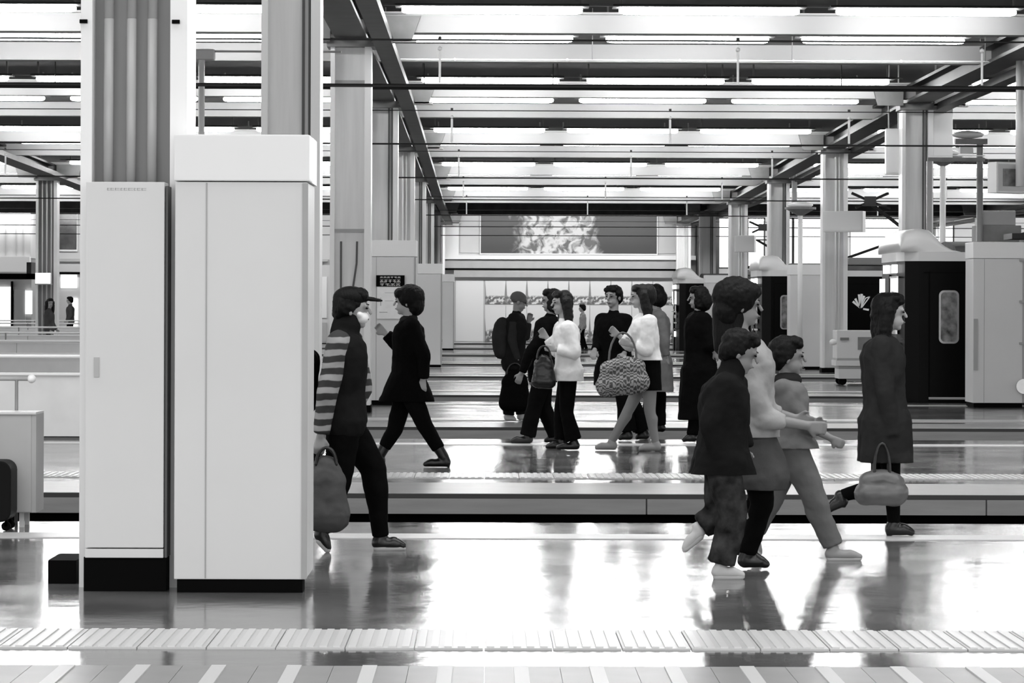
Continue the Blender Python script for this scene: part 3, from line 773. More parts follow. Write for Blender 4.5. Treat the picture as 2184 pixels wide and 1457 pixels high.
post(1707, 71.0, 458, 0.055, 'thin post with dark mushroom cap between two right-hand columns', M_flange, 'mushroom')
post(2090, 52.0, 300, 0.055, 'grey tee-headed post beside the white box at right', mat('post_grey', 0.30, 0.4), 'tee')
post(2011, 57.5, 352, 0.055, 'pale post rising behind the nearest train roof', M_flange, 'mushroom')
post(430, 40.0, 128, 0.042, 'slim white post with box lamp left of the large white box', M_insul, 'box')
def board(px0, py0, px1, py1, d, rz, depth, label, m, name='hanging_sign', hang=5.14, face=None):
    a, b = at(px0, py0, d), at(px1, py1, d)
    c = (a + b) / 2; w_ = (b.x - a.x) / max(0.3, math.cos(rz)) ; h_ = a.z - b.z
    t = thing(name, (c.x, d, b.z), label, 'sign', rz=rz)
    MB().box(-w_ / 2, w_ / 2, 0, depth, 0, h_).build('case', m, t, bevel=0.012)
    MB().box(-w_ / 2 + 0.03, w_ / 2 - 0.03, -0.012, 0, 0.03, h_ - 0.03).build('face', face or M_boxcap, t)
    if hang == 'column':
        MB().box(-0.05, 0.05, depth * 0.5, depth + 0.35, h_ * 0.4, h_ * 0.6).build('bracket', M_steel, t)
    elif hang:
        for x in (-w_ * 0.3, w_ * 0.3): MB().tube((x, depth / 2, h_ - 0.01), (x, depth / 2, 5.94 - drop(d) - b.z), 0.014, seg=6).build('hanger_rod', M_steel, t)
    return t
board(1757, 450, 1838, 495, 68.1, math.radians(-22), 0.25, 'white box sign fixed across the second right-hand column', M_boxcap, hang='column')
board(1567, 502, 1608, 538, 94.4, math.radians(-15), 0.3, 'small white box sign across the slim fourth right-hand column', M_boxcap, hang='column')
board(1988, 207, 2032, 344, 56.4, 0.0, 0.2, 'tall white panel sign right of the right-hand column', M_boxcap)
board(1890, 274, 1924, 372, 56.4, 0.0, 0.2, 'white panel sign left of the right-hand column', M_boxcap)
board(1690, 385, 1700, 455, 81, 0.0, 0.2, 'narrow white panel beside the third right-hand column', M_boxcap)
mo = board(2122, 346, 2200, 412, 46.0, math.radians(28), 0.22, 'tilted white monitor case hanging at the upper right edge', M_boxcap, 'monitor', hang=None, face=M_wall)
MB().box(-0.20, 0.10, -0.02, -0.0125, 0.10, 0.36).build('screen', mat('screen_grey', 0.16, 0.3, var=0.5, vscale=8), mo)
_pz = mo.location.z
MB().tube((0.06, -0.1, 0.1), (0.06, -0.1, 5.14 - _pz), 0.075, seg=14).build('hanging_pole', M_insul, mo, smooth=True)
fr = thing('sign_gantry', (ax(2040, 50.0), 51.0, 0), 'grey square frame of a gantry between the right-hand posts', 'frame')
q = ax(2040, 51.0); fr.location.x = q
MB().box(ax(1978, 51.0) - q, ax(2100, 51.0) - q, 0, 0.06, az(2040, 344, 51.0), az(2040, 336, 51.0)).build('top_bar', M_brace, fr)
MB().box(ax(1976, 51.0) - q, ax(1987, 51.0) - q, 0, 0.06, 0, az(2040, 344, 51.0)).build('upright', M_steel, fr)
MB().box(ax(1978, 51.0) - q, ax(2100, 51.0) - q, 0, 0.04, az(2040, 331, 51.0), az(2040, 333, 51.0)).build('thin_rod', M_flange, fr)
# box junk on top of the right-hand train: equipment case
eq = thing('roof_equipment', (ax(2130, 55), 55.0, az(2130, 520, 55)), 'grey equipment case seen above the white box at right', 'equipment')
eq.location = (ax(2130, 52.0), 52.0, 0)
MB().box(-0.38, 0.38, 0, 0.5, 2.55, 2.85).build('case', M_brace, eq, bevel=0.02)
MB().box(-0.3, 0.3, 0.1, 0.4, 2.85, 3.1).build('upper_case', M_grey, eq, bevel=0.02)
MB().tube((-0.3, 0.25, 0), (-0.3, 0.25, 2.55), 0.03).tube((0.3, 0.25, 0), (0.3, 0.25, 2.55), 0.03).build('legs_frame', M_brace, eq)

# white trolley
d = 57.8
ca = thing('white_trolley', (ax(1824, d), d, 0), 'white service trolley on small black wheels before the second train', 'trolley')
MB().box(-0.34, 0.45, 0, 0.7, 0.50, az(1824, 705, d)).build('cabinet', M_box, ca, bevel=0.01)
MB().box(-0.36, 0.47, -0.02, 0.72, 0.36, 0.46).build('lower_shelf', M_box, ca)
MB().box(-0.30, 0.45, 0.0, 0.7, 0.12, 0.30).build('base_tray', M_box, ca)
MB().box(-0.30, 0.43, 0.02, 0.68, 0.30, 0.36).build('shadow_gap', M_grey, ca)
MB().box(-0.34, 0.45, 0.0, 0.7, 0.455, 0.5).build('trim_line', M_grey, ca)
MB().box(-0.28, -0.12, -0.03, 0.0, 0.84, 0.89).build('handle', M_brace, ca)
MB().box(0.05, 0.3, -0.01, 0.0, 0.66, 0.9).build('dark_label', M_brace, ca)
MB().ball((-0.40, 0.1, 0.80), (0.07, 0.06, 0.06), 2).build('round_knob', M_boxcap, ca, smooth=True)
for x in (-0.22, 0.38):
    for y in (0.1, 0.6): MB().tube((x - 0.0, y - 0.03, 0.075), (x, y + 0.03, 0.075), 0.075, seg=16).box(x - 0.02, x + 0.02, y - 0.02, y + 0.02, 0.075, 0.14).build('wheel', M_black, ca)

# ------------------------------------------------------------------ left side: stair parapets, rail, low cabinet
M_para = mat('parapet_panel', 0.72, 0.4, var=0.05)
for k in range(1, 7):
    y = pf(k) - 0.35
    xr = -2.5 if k == 1 else ax(168, y) + 0.3
    x = max(X0, -0.2 * y - 6)
    t = thing('stair_parapet', (xr, y, 0), 'pale stair parapet with handrail, %s of those behind the left column' % ('nearest' if k == 1 else ORD[k - 1]), 'parapet', 'stair parapets on the left')
    n = int((xr - x) / 1.5)
    for i in range(n):
        MB().box(-(i + 1) * 1.5 + 0.006, -i * 1.5 - 0.006, 0.0, 0.08, 0.02, 0.70).build('panel', M_para, t)
    MB().box(-n * 1.5, 0, -0.02, 0.10, 0.70, 0.725).build('top_trim', M_wallw, t)
    for i in range(n + 1):
        MB().box(-i * 1.5 - 0.22 - 0.012, -i * 1.5 - 0.22 + 0.012, 0.02, 0.06, 0.725, 0.9).build('post', M_brace, t)
    MB().tube((-n * 1.5, 0.04, 0.905), (0, 0.04, 0.905), 0.02, seg=10).build('handrail', M_wallw, t, smooth=True)
    MB().box(-n * 1.5, 0, 0.0, 0.08, 0, 0.03).build('foot_trim', M_seam, t)
d = 20.6
xr = ax(78, d)
lc = thing('low_cabinet', (xr, d, 0), 'low grey cabinet on short feet at the left edge', 'cabinet')
MB().box(-0.62, -0.03, 0, 0.35, 0.10, az(40, 884, d)).build('body', mat('low_cabinet_grey', 0.40, 0.45, var=0.05), lc, bevel=0.008)
MB().box(-0.63, 0.0, -0.01, 0.36, az(40, 884, d), az(40, 884, d) + 0.014).build('top', M_white, lc)
MB().box(-0.03, 0.0, 0, 0.36, 0.10, az(40, 884, d)).build('side_panel', M_grey, lc)
for x in (-0.10, -0.55):
    MB().box(x - 0.015, x + 0.015, 0.03, 0.06, 0, 0.10).build('foot', M_wall, lc)
    MB().box(x - 0.015, x + 0.015, 0.27, 0.30, 0, 0.10).build('foot', M_wall, lc)
hr = thing('handrail_post', (ax(36, 21.0), 21.0, 0), 'short handrail with rounded end behind the low grey cabinet', 'rail')
zr = az(36, 808, 21.0)
MB().tube((0, 0, 0), (0, 0, zr), 0.012).build('post', M_brace, hr, smooth=True)
MB().tube((-0.5, 0, zr), (ax(68, 21) - ax(36, 21), 0, zr), 0.014).build('rail', M_grey, hr, smooth=True)
MB().ball((ax(68, 21) - ax(36, 21), 0, zr), 0.03, 2).build('end_knob', M_wallw, hr, smooth=True)
# dark wheeled case just entering at the left edge
sc_ = thing('wheeled_suitcase', (ax(-8, 20.25), 20.25, 0), 'dark rounded wheeled suitcase cut by the left edge', 'suitcase')
MB().prism(rounded(0.20, 0.40, 0.07, cx=0.0, cy=0.26), 0, 0.28).build('shell', mat('suitcase_shell', 0.004, 0.5, spec=0.1), sc_, bevel=0.01)
for y in (0.05, 0.23): MB().tube((0.06, y, 0.03), (0.06, y + 0.03, 0.03), 0.03, seg=12).box(0.05, 0.07, y, y + 0.03, 0.03, 0.08).build('wheel', M_black, sc_)
MB().path([(-0.07, 0.07, 0.45), (-0.07, 0.07, 0.85), (-0.07, 0.21, 0.85), (-0.07, 0.21, 0.45)], 0.009).build('pull_handle', M_steel, sc_)

# ------------------------------------------------------------------ people
class Blob:
    """collects rounded limbs; voxel-merged into one continuous, tapering surface"""
    def __init__(s): s.bm = bmesh.new(); s.cuts = []
    def ell(s, c, r, R=None, sub=3):
        r = (r, r, r) if not hasattr(r, '__len__') else r
        M = Matrix.Translation(Vector(c)) @ (R.to_4x4() if R is not None else Matrix.Identity(4)) @ Matrix.Diagonal((*r, 1))
        bmesh.ops.create_icosphere(s.bm, subdivisions=sub, radius=1.0, matrix=M); return s
    def cap(s, p0, p1, r0, r1=None, seg=14, flat=False):
        r1 = r0 if r1 is None else r1
        p0 = Vector(p0); p1 = Vector(p1)
        if (p1 - p0).length < 1e-4: return s.ell(p0, r0)
        d = (p1 - p0).normalized(); a = d.orthogonal().normalized(); b = d.cross(a)
        R = []
        for p, r in ((p0, r0), (p1, r1)):
            R.append([s.bm.verts.new(p + (a * math.cos(t) + b * math.sin(t)) * r) for t in (2 * math.pi * i / seg for i in range(seg))])
        for i in range(seg): s.bm.faces.new((R[0][(i + 1) % seg], R[0][i], R[1][i], R[1][(i + 1) % seg]))
        s.bm.faces.new(R[0]); s.bm.faces.new(R[1][::-1])
        s.ell(p0, r0, sub=2)
        if not flat: s.ell(p1, r1, sub=2)
        return s
    def chain(s, pts, rs, flat=False):
        for i in range(len(pts) - 1): s.cap(pts[i], pts[i + 1], rs[i], rs[i + 1], flat=flat and i == len(pts) - 2)
        return s
    def build(s, name, m, parent, voxel=0.009, smooth=3, label=None, wrinkle=0.0, wscale=0.12):
        bmesh.ops.recalc_face_normals(s.bm, faces=s.bm.faces)
        me = bpy.data.meshes.new(name); s.bm.to_mesh(me); s.bm.free()
        tmp = bpy.data.objects.new('tmp', me); COL.objects.link(tmp)
        rm = tmp.modifiers.new('r', 'REMESH'); rm.mode = 'VOXEL'; rm.voxel_size = voxel; rm.use_smooth_shade = True
        if smooth:
            sm = tmp.modifiers.new('s', 'SMOOTH'); sm.factor = 0.6; sm.iterations = smooth
        if wrinkle:
            tx = bpy.data.textures.new('w', 'CLOUDS'); tx.noise_scale = wscale; tx.noise_depth = 2
            dm = tmp.modifiers.new('d', 'DISPLACE'); dm.texture = tx; dm.strength = wrinkle; dm.mid_level = 0.5; dm.texture_coords = 'LOCAL'
        dg = bpy.context.evaluated_depsgraph_get(); dg.update()
        out = bpy.data.meshes.new_from_object(tmp.evaluated_get(dg))
        bpy.data.objects.remove(tmp); bpy.data.meshes.remove(me)
        if s.cuts:
            bm = bmesh.new(); bm.from_mesh(out)
            for co, no in s.cuts:
                res = bmesh.ops.bisect_plane(bm, geom=bm.verts[:] + bm.edges[:] + bm.faces[:], plane_co=co, plane_no=no, clear_outer=True)
                ed = [g for g in res['geom_cut'] if isinstance(g, bmesh.types.BMEdge)]
                bmesh.ops.holes_fill(bm, edges=ed, sides=0) if ed else None
            bm.to_mesh(out); bm.free()
        for p in out.polygons: p.use_smooth = True
        out.name = name; out.materials.clear(); out.materials.append(m)
        return link(name, out, None, parent, label)

def cloth(name, c, rough=0.85, var=0.18, vs=6, bump=0.5, bs=14):
    return mat('cloth_' + name, c, rough, var=var, vscale=vs, bump=bump, bscale=bs, spec=0.04)
C_black = cloth('black', 0.003); C_coal = cloth('charcoal', 0.010); C_dgrey = cloth('dark_grey', 0.022); C_mgrey = cloth('mid_grey', 0.07)
C_grey = cloth('grey', 0.14); C_lgrey = cloth('light_grey', 0.30); C_white = cloth('white', 0.75); C_beige = cloth('beige', 0.13, var=0.1)
C_camo = cloth('camouflage', 0.028, var=0.95, vs=10)
C_stripe = stripe_mat('cloth_striped', 0.02, 0.28, 0.075, axis=2, duty=0.45, warp=0.03)
C_weave = stripe_mat('woven_bag', 0.05, 0.30, 0.040, axis=2, duty=0.5, warp=0.16, period2=0.07, axis2=0)
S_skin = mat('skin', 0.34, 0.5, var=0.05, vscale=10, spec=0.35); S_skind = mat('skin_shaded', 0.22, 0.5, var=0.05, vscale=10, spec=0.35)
S_mask = mat('face_mask', 0.80, 0.8); S_hair = mat('hair_black', 0.003, 0.6, spec=0.15, bump=0.8, bscale=60, stretch=(1, 1, 0.2)); S_hairb = mat('hair_dark', 0.008, 0.5, spec=0.2, bump=0.8, bscale=60, stretch=(1, 1, 0.15))
S_lip = mat('lips', 0.12, 0.5); S_eye = mat('eye_dark', 0.01, 0.7, spec=0.1); S_tights = mat('pale_tights', 0.20, 0.5)
S_leather = mat('black_leather', 0.004, 0.35, bump=0.3, bscale=20); S_leatherg = mat('grey_leather', 0.10, 0.4, bump=0.3, bscale=12, var=0.3, vscale=5); S_sneak = mat('white_sneaker', 0.50, 0.5); S_sneakg = mat('grey_sneaker', 0.28, 0.5)
S_cap = mat('knit_hat', 0.09, 0.9, bump=0.5, bscale=80)

def V(*a): return Vector(a)
class Person:
    def __init__(s, name, d, px0, label, face, h=1.65, child=False, group=None):
        s.d = d; s.X = ax(px0, d); s.face = face
        s.o = V(0, 1, 0)
        s.sc = h / 1.65; s.k = s.sc * (0.94 if child else 1.0)
        s.t = thing('person', (s.X, d, 0), label, 'person', group)
    def p(s, px, py, side=0.0, ground=None):
        """joint: photo position on the person's own plane; side > 0 is towards the viewer"""
        v = at(px, py, s.d)
        z = v.z if ground is None else ground
        return V(v.x - s.X, -side, z)
    # ---- whole body, one surface
    def head_frame(s, H, yaw, pitch=0.0, roll=0.0):
        # local x = face forward, y = its left, z = up
        base = 0.0 if s.face > 0 else math.pi
        s.HR = Matrix.Rotation(base + yaw, 3, 'Z') @ Matrix.Rotation(pitch, 3, 'Y') @ Matrix.Rotation(roll, 3, 'X')
        s.H = H
    def hp(s, x, y, z): return s.H + s.HR @ (V(x, y, z) * s.hs)
    def body(s, J, skin, headsize=1.0, hand_close=0.6, voxel=0.0085):
        s.J = J; k = s.k; s.hs = headsize * 1.06
        B = Blob()
        s.fw = V(s.face, 0, 0)
        # torso
        for sg in (1, -1):
            o = s.o * sg
            B.cap(J['pelvis'] + o * .075 * k, J['pelvis'] + (J['chest'] - J['pelvis']) * .35 + o * .055 * k, .105 * k, .09 * k)
            B.cap(J['pelvis'] + (J['chest'] - J['pelvis']) * .35 + o * .055 * k, J['chest'] + o * .075 * k, .09 * k, .10 * k)
        B.cap(J['sh_n'], J['sh_f'], .055 * k); B.cap(J['chest'], J['neck'], .08 * k, .055 * k)
        B.cap(J['neck'], s.H + s.HR @ V(-.015, 0, -.05), .052 * k, .05 * k)
        # head
        hp = s.hp; q = headsize
        B.ell(hp(-.005, 0, .03), (.094 * q, .074 * q, .088 * q), s.HR)
        B.ell(hp(.022, 0, -.045), (.062 * q, .054 * q, .062 * q), s.HR)
        B.ell(hp(.052, 0, -.088), (.024 * q, .026 * q, .020 * q), s.HR)
        B.cap(hp(.085, 0, .015), hp(.104, 0, -.022), .008 * q, .013 * q)
        B.cap(hp(.074, -.04, .022), hp(.074, .04, .022), .015 * q)
        B.cap(hp(.080, -.016, -.056), hp(.080, .016, -.056), .011 * q)
        for sg in (1, -1): B.ell(hp(-.008, .074 * sg, -.012), (.018 * q, .010 * q, .030 * q), s.HR)
        # limbs
        for a in ('n', 'f'):
            B.chain([J['sh_' + a], J['el_' + a], J['wr_' + a]], [.052 * k, .040 * k, .027 * k])
            s.hand(B, J['el_' + a], J['wr_' + a], 1 if a == 'n' else -1, hand_close)
            hip = J['pelvis'] + s.o * (-.085 * k if a == 'n' else .085 * k) + V(0, 0, -.02)
            J['hip_' + a] = hip
            B.chain([hip, J['kn_' + a], J['an_' + a]], [.088 * k, .056 * k, .036 * k])
            B.cap(J['kn_' + a] + (J['an_' + a] - J['kn_' + a]) * .28 - s.fw * .012, J['kn_' + a] + (J['an_' + a] - J['kn_' + a]) * .5, .054 * k, .045 * k)
            B.cap(J['an_' + a] + V(0, 0, -.03), J['to_' + a], .034 * k, .022 * k)
        o = B.build('body', skin, s.t, voxel=voxel, smooth=2)
        for sg in (1, -1):
            MB().ball(hp(.083, .031 * sg, .006), (.008 * q, .013 * q, .006 * q), 2, s.HR).build('eye', S_eye, s.t, smooth=True)
            MB().tube(hp(.091, .014 * sg, .027), hp(.080, .048 * sg, .029), .004 * q, .003 * q, 6).build('eyebrow', S_hair, s.t)
        MB().tube(hp(.090, -.02, -.056), hp(.090, .02, -.056), .005 * q, .005 * q, 6).build('lips', S_lip, s.t)
        return o
    def hand(s, B, el, wr, side, close):
        k = s.k; d = (wr - el).normalized(); up = V(0, -side, 0)
        palm_n = d.cross(up).normalized() * (1 if True else 1)      # curl direction
        if palm_n.dot(s.fw) < 0 and abs(d.z) > .6: palm_n = -palm_n
        w = d.cross(palm_n).normalized()
        # palm faces the thigh: width runs along the walking direction
        width = palm_n; curl = V(0, side, 0) if abs(d.y) < .7 else V(0, 0, -1)
        c = wr + d * .045 * k
        for t_ in (-.027, -.009, .009, .027): B.cap(wr + width * t_ * .6 * k + d * .01, wr + d * .085 * k + width * t_ * k, .013 * k, .012 * k)
        for i, t_ in enumerate((-.030, -.010, .010, .030)):
            L = (.052, .064, .060, .050)[i] * k
            b0 = wr + d * .085 * k + width * t_ * k
            d1 = (d * (1 - .45 * close) + curl * .75 * close).normalized(); b1 = b0 + d1 * L * .5
            d2 = (d * (1 - 1.3 * close) + curl * 1.1 * close).normalized(); b2 = b1 + d2 * L * .5
            B.cap(b0, b1, .0095 * k, .009 * k, 8); B.cap(b1, b2, .009 * k, .007 * k, 8)
        th0 = wr + d * .03 * k + width * .03 * k; th1 = th0 + (width * .7 + d * .7 + curl * .3).normalized() * .035 * k; th2 = th1 + (d + curl * .6).normalized() * .028 * k
        B.cap(th0, th1, .012 * k, .010 * k, 8); B.cap(th1, th2, .010 * k, .008 * k, 8)
    # ---- clothing
    def trousers(s, m, r=(.10, .075, .055), name='trousers', hem=0.0, label=None, waist=.5, wrinkle=.018):
        J = s.J; k = s.k; B = Blob()
        for sg in (1, -1):
            o = s.o * sg
            B.cap(J['pelvis'] + o * .075 * k, J['pelvis'] + (J['chest'] - J['pelvis']) * .25 + o * .06 * k, .118 * k, .105 * k)
        for a in ('n', 'f'):
            e = J['an_' + a] + (J['kn_' + a] - J['an_' + a]).normalized() * hem
            B.chain([J['hip_' + a], J['kn_' + a], e], [r[0] * k, r[1] * k, r[2] * k], flat=True)
        return B.build(name, m, s.t, voxel=.011, smooth=2, label=label, wrinkle=wrinkle)
    def shoes(s, m, sole=None, boot=0.0, heel=0.0, label=None):
        J = s.J; k = s.k
        for a in ('n', 'f'):
            an, to = J['an_' + a], J['to_' + a]
            B = Blob(); dirn = (to - an); flat = V(dirn.x, dirn.y, dirn.z).normalized()
            hl = an + V(0, 0, -.045 * k) - flat * .02
            B.cap(hl, to - flat * .03, .042 * k, .034 * k); B.cap(to - flat * .06, to, .036 * k, .026 * k)
            B.cap(an + V(0, 0, .005), hl, .042 * k, .044 * k)
            if boot: B.cap(an, an + (J['kn_' + a] - an).normalized() * boot, .046 * k, .058 * k)
            if heel: B.cap(hl - flat * .012, hl - flat * .02 + V(0, 0, -heel), .024, .014)
            o = B.build('boot' if boot else 'shoe', m, s.t, voxel=.009, smooth=2, label=label)
            if sole:
                Bs = Blob(); dn = V(0, 0, -.030 * k)
                Bs.cap(hl + dn, to + dn * .4, .034 * k, .024 * k).build('sole', sole, o, voxel=.01, smooth=1)
    def top(s, m, name='jacket', r=.03, sleeve=.055, hem=None, hem_r=.16, flare=.0, arms='nf', length=1.0, label=None, cuff=.042, sleeve_m=None, wrinkle=.02, collar=0.0, cutz=None, depth=.10, mesh_sleeve_name='sleeve', arm_to=1.0):
        """body-following garment; hem = z of its lower edge"""
        J = s.J; k = s.k; B = Blob()
        pel, ch = J['pelvis'], J['chest']
        mid = pel + (ch - pel) * .4
        for sg in (1, -1):
            o = s.o * sg
            B.cap(mid + o * .06 * k, ch + o * .085 * k, (.092 + r) * k, (.102 + r) * k)
            B.cap(pel + o * .075 * k, mid + o * .06 * k, (.108 + r) * k, (.092 + r) * k)
            if hem is not None and hem < pel.z:
                low = s.hemp if hasattr(s, 'hemp') and s.hemp is not None else V(pel.x, 0, hem)
                low = V(low.x, 0, hem)
                for fx in (-1, 0, 1):
                    B.cap(pel + o * .075 * k + V(fx * .02, 0, 0), low + o * .085 * k + V(fx * (hem_r - .10), 0, -.02), (.108 + r) * k, .115)
        B.cap(J['sh_n'], J['sh_f'], (.055 + r * .6) * k); B.cap(ch, J['neck'], (.09 + r * .6) * k, (.060 + collar * .3) * k)
        if collar: B.cap(J['neck'] + V(0, 0, -.03), J['neck'] + (s.H - J['neck']) * .35, (.066 + collar * .2) * k, (.070 + collar * .2) * k)
        if sleeve_m is None:
            for a in arms: s._arm(B, a, sleeve, cuff, arm_to)
        if hem is not None: B.cuts.append((V(0, 0, hem), V(0, 0, -1)))
        o = B.build(name, m, s.t, voxel=.011, smooth=3, label=label, wrinkle=wrinkle)
        if sleeve_m is not None:
            for a in arms:
                B = Blob(); s._arm(B, a, sleeve, cuff, arm_to); B.build(mesh_sleeve_name, sleeve_m, s.t, voxel=.011, smooth=2, wrinkle=wrinkle)
        return o
    def _arm(s, B, a, sleeve, cuff, arm_to=1.0):
        J = s.J; k = s.k
        w = J['el_' + a] + (J['wr_' + a] - J['el_' + a]) * (arm_to - .04)
        B.chain([J['sh_' + a], J['el_' + a], w], [(sleeve + .012) * k, sleeve * k, cuff * k], flat=True)
    def hair(s, m, style='short', length=.2, name='hair', hz=0.0):
        B = Blob(); hp = s.hp; q = s.hs; R = s.HR
        B.ell(hp(-.024, 0, .042), (.094 * q, .086 * q, .088 * q), R)
        B.ell(hp(-.060, 0, -.005), (.058 * q, .078 * q, .075 * q), R)
        B.ell(hp(.034, 0, .092), (.056 * q, .070 * q, .034 * q), R)
        if style == 'cropped':
            pass
        if style in ('short', 'bob', 'long', 'bushy'):
            for sg in (1, -1): B.ell(hp(-.034, .068 * sg, .015), (.054 * q, .022 * q, .055 * q), R)
            B.cap(hp(.066, -.045, .074), hp(.066, .045, .074), .024 * q)
        if style == 'bushy':
            B.ell(hp(-.04, 0, .05), (.125 * q, .11 * q, .11 * q), R); B.ell(hp(-.085, 0, -.02), (.075 * q, .095 * q, .10 * q), R)
            B.ell(hp(.035, 0, .075), (.07 * q, .085 * q, .055 * q), R)
        if style == 'bob':
            B.ell(hp(-.045, 0, -.03), (.105 * q, .100 * q, .11 * q), R)
            for sg in (1, -1): B.cap(hp(-.012, .078 * sg, .03), hp(-.012, .078 * sg, -.08), .030 * q, .026 * q)
        if style == 'long':
            dn = V(0, 0, -1)
            for y in (-.07, -.035, 0, .035, .07):
                a_ = hp(-.055 + abs(y) * .5, y, .02); b_ = a_ + dn * length * .55 + s.HR @ V(-.02, y * .2, 0); c_ = b_ + dn * length * .45 + s.HR @ V(-.005, y * .15, 0)
                B.chain([a_, b_, c_], [.05 * q, .045 * q, .022 * q])
            for sg in (1, -1):
                a_ = hp(-.018, .074 * sg, .04); B.chain([a_, a_ + dn * length * .5 + s.HR @ V(-.01, .01 * sg, 0), a_ + dn * length * .9 + s.HR @ V(-.02, 0, 0)], [.028 * q, .034 * q, .018 * q])
        return B.build(name, m, s.t, voxel=.0075, smooth=1, wrinkle=.016, wscale=.035)

def std(P, head, neck, chest, pelvis, arm_n, arm_f, leg_n, leg_f, yaw=0.0, pitch=0.0, shw=.16, gn=None, gf=None, twist=0.03):
    """build the joint table from photo positions; arms (elbow, wrist), legs (knee, ankle, toe)"""
    k = P.k; f = P.face
    J = {}
    P.head_frame(P.p(*head), yaw, pitch)
    J['neck'] = P.p(*neck); J['chest'] = P.p(*chest); J['pelvis'] = P.p(*pelvis)
    top = J['neck'] + V(0, 0, -.075 * k)
    J['sh_n'] = top - P.o * shw * k - V(f * twist, 0, 0); J['sh_f'] = top + P.o * shw * k + V(f * twist, 0, 0)
    def arm(a, sd):
        (ex, ey, *es), (wx, wy, *ws) = a
        return P.p(ex, ey, es[0] if es else sd * .20 * k), P.p(wx, wy, ws[0] if ws else sd * .19 * k)
    J['el_n'], J['wr_n'] = arm(arm_n, 1); J['el_f'], J['wr_f'] = arm(arm_f, -1)
    for nm, L, sd, g in (('n', leg_n, 1, gn), ('f', leg_f, -1, gf)):
        (kx_, ky_), (ax_, ay_), (tx_, ty_) = L
        J['kn_' + nm] = P.p(kx_, ky_, sd * .085 * k)
        if g is None:                       # foot flat on the floor
            J['an_' + nm] = P.p(ax_, ay_, sd * .08 * k, ground=.085 * k); J['to_' + nm] = P.p(tx_, ty_, sd * .085 * k, ground=.03 * k)
        else:
            za, zt = g
            J['an_' + nm] = P.p(ax_, ay_, sd * .08 * k, ground=za); J['to_' + nm] = P.p(tx_, ty_, sd * .085 * k, ground=zt)
    return J

def bag(name, loc_px, d, size, m, label, handles=None, cat='bag', strap=None, rot=0.0, tilt=0.0, hm=None, round_=.35):
    v = at(loc_px[0], loc_px[1], d)
    w_, dp, h_ = size
    t = thing(name, (v.x, d, v.z - h_ / 2), label, cat, rz=rot)
    B = Blob()
    n = 5
    R = Matrix.Rotation(tilt, 3, 'Y')
    rr = min(dp / 2, h_ * round_)
    for i in range(n + 1):
        x = -w_ / 2 + rr + (w_ - 2 * rr) * i / n
        hh_ = h_ * (1 - .12 * abs(i / n - .5) * 2)
        B.cap(R @ V(x, 0, 0) + V(0, 0, rr), R @ V(x * .9, 0, 0) + V(0, 0, hh_ - rr * .6), rr, rr * .6)
        if i: B.cap(R @ V(x, 0, 0) + V(0, 0, rr), R @ V(x - (w_ - 2 * rr) / n, 0, 0) + V(0, 0, rr), rr, rr); B.cap(R @ V(x * .9, 0, 0) + V(0, 0, hh_ * .72), R @ V((x - (w_ - 2 * rr) / n) * .9, 0, 0) + V(0, 0, hh_ * .72), rr * .8, rr * .8)
    B.build('bag_body', m, t, voxel=.011, smooth=3, wrinkle=.022, label=None)
    if handles:
        for hy in (-.03, .03):
            pts = []
            hx, hz_ = handles
            for i in range(11):
                a = math.pi * i / 10
                pts.append(V(-math.cos(a) * hx, hy, h_ * .86 + math.sin(a) * hz_))
            Blob().chain(pts, [.011] * len(pts)).build('handle', hm or S_leather, t, voxel=.006, smooth=1)
    return t

# 1. capped walker with striped sleeves, striding right past the big white box
A = Person('person', 18.7, 745, 'person in peaked cap, face mask and dark vest with striped sleeves, striding right', 1, 1.62)
J = std(A, (752, 660), (736, 705), (738, 755), (735, 900), ((702, 835), (688, 925)), ((770, 830), (745, 890)),
        ((722, 1030), (688, 1130), (700, 1165)), ((795, 1000), (812, 1140), (858, 1165)), gn=(.13, .03))
A.body(J, S_skin)
A.trousers(C_black, (.112, .085, .052)); A.shoes(S_leather, S_sneak)
A.top(C_coal, 'vest', r=.035, hem=None, sleeve_m=C_stripe, sleeve=.068, cuff=.05, collar=.1)
A.hair(S_hair, 'short')
B = Blob(); B.ell(A.hp(-.012, 0, .068), (.108, .092, .070), A.HR); B.cap(A.hp(.07, -.04, .062), A.hp(.155, -.025, .05), .014, .010); B.cap(A.hp(.07, .04, .062), A.hp(.155, .025, .05), .014, .010); B.cap(A.hp(.10, 0, .062), A.hp(.165, 0, .05), .014, .010)
B.build('peaked_cap', S_hair, A.t, voxel=.008)
B = Blob(); B.ell(A.hp(.048, 0, -.048), (.050, .056, .042), A.HR); B.cap(A.hp(.04, -.05, -.03), A.hp(.04, .05, -.03), .02); B.build('face_mask', S_mask, A.t, voxel=.008, label='white face mask')
pk = A.J['chest']
bp = thing('backpack', (A.X - .27, A.d, pk.z - .38), 'dark backpack on the person with striped sleeves', 'backpack')
B = Blob(); B.cap((0, -.07, .08), (0.02, -.07, .34), .075); B.cap((0, .07, .08), (0.02, .07, .34), .075); B.ell((-.02, 0, .2), (.09, .13, .19)); B.build('pack_body', C_black, bp, voxel=.011, wrinkle=.015)
bag('duffel_bag', (696, 1052), 18.5, (.30, .22, .48), C_mgrey, 'bulky grey bag carried low by the person with striped sleeves', (.06, .10))

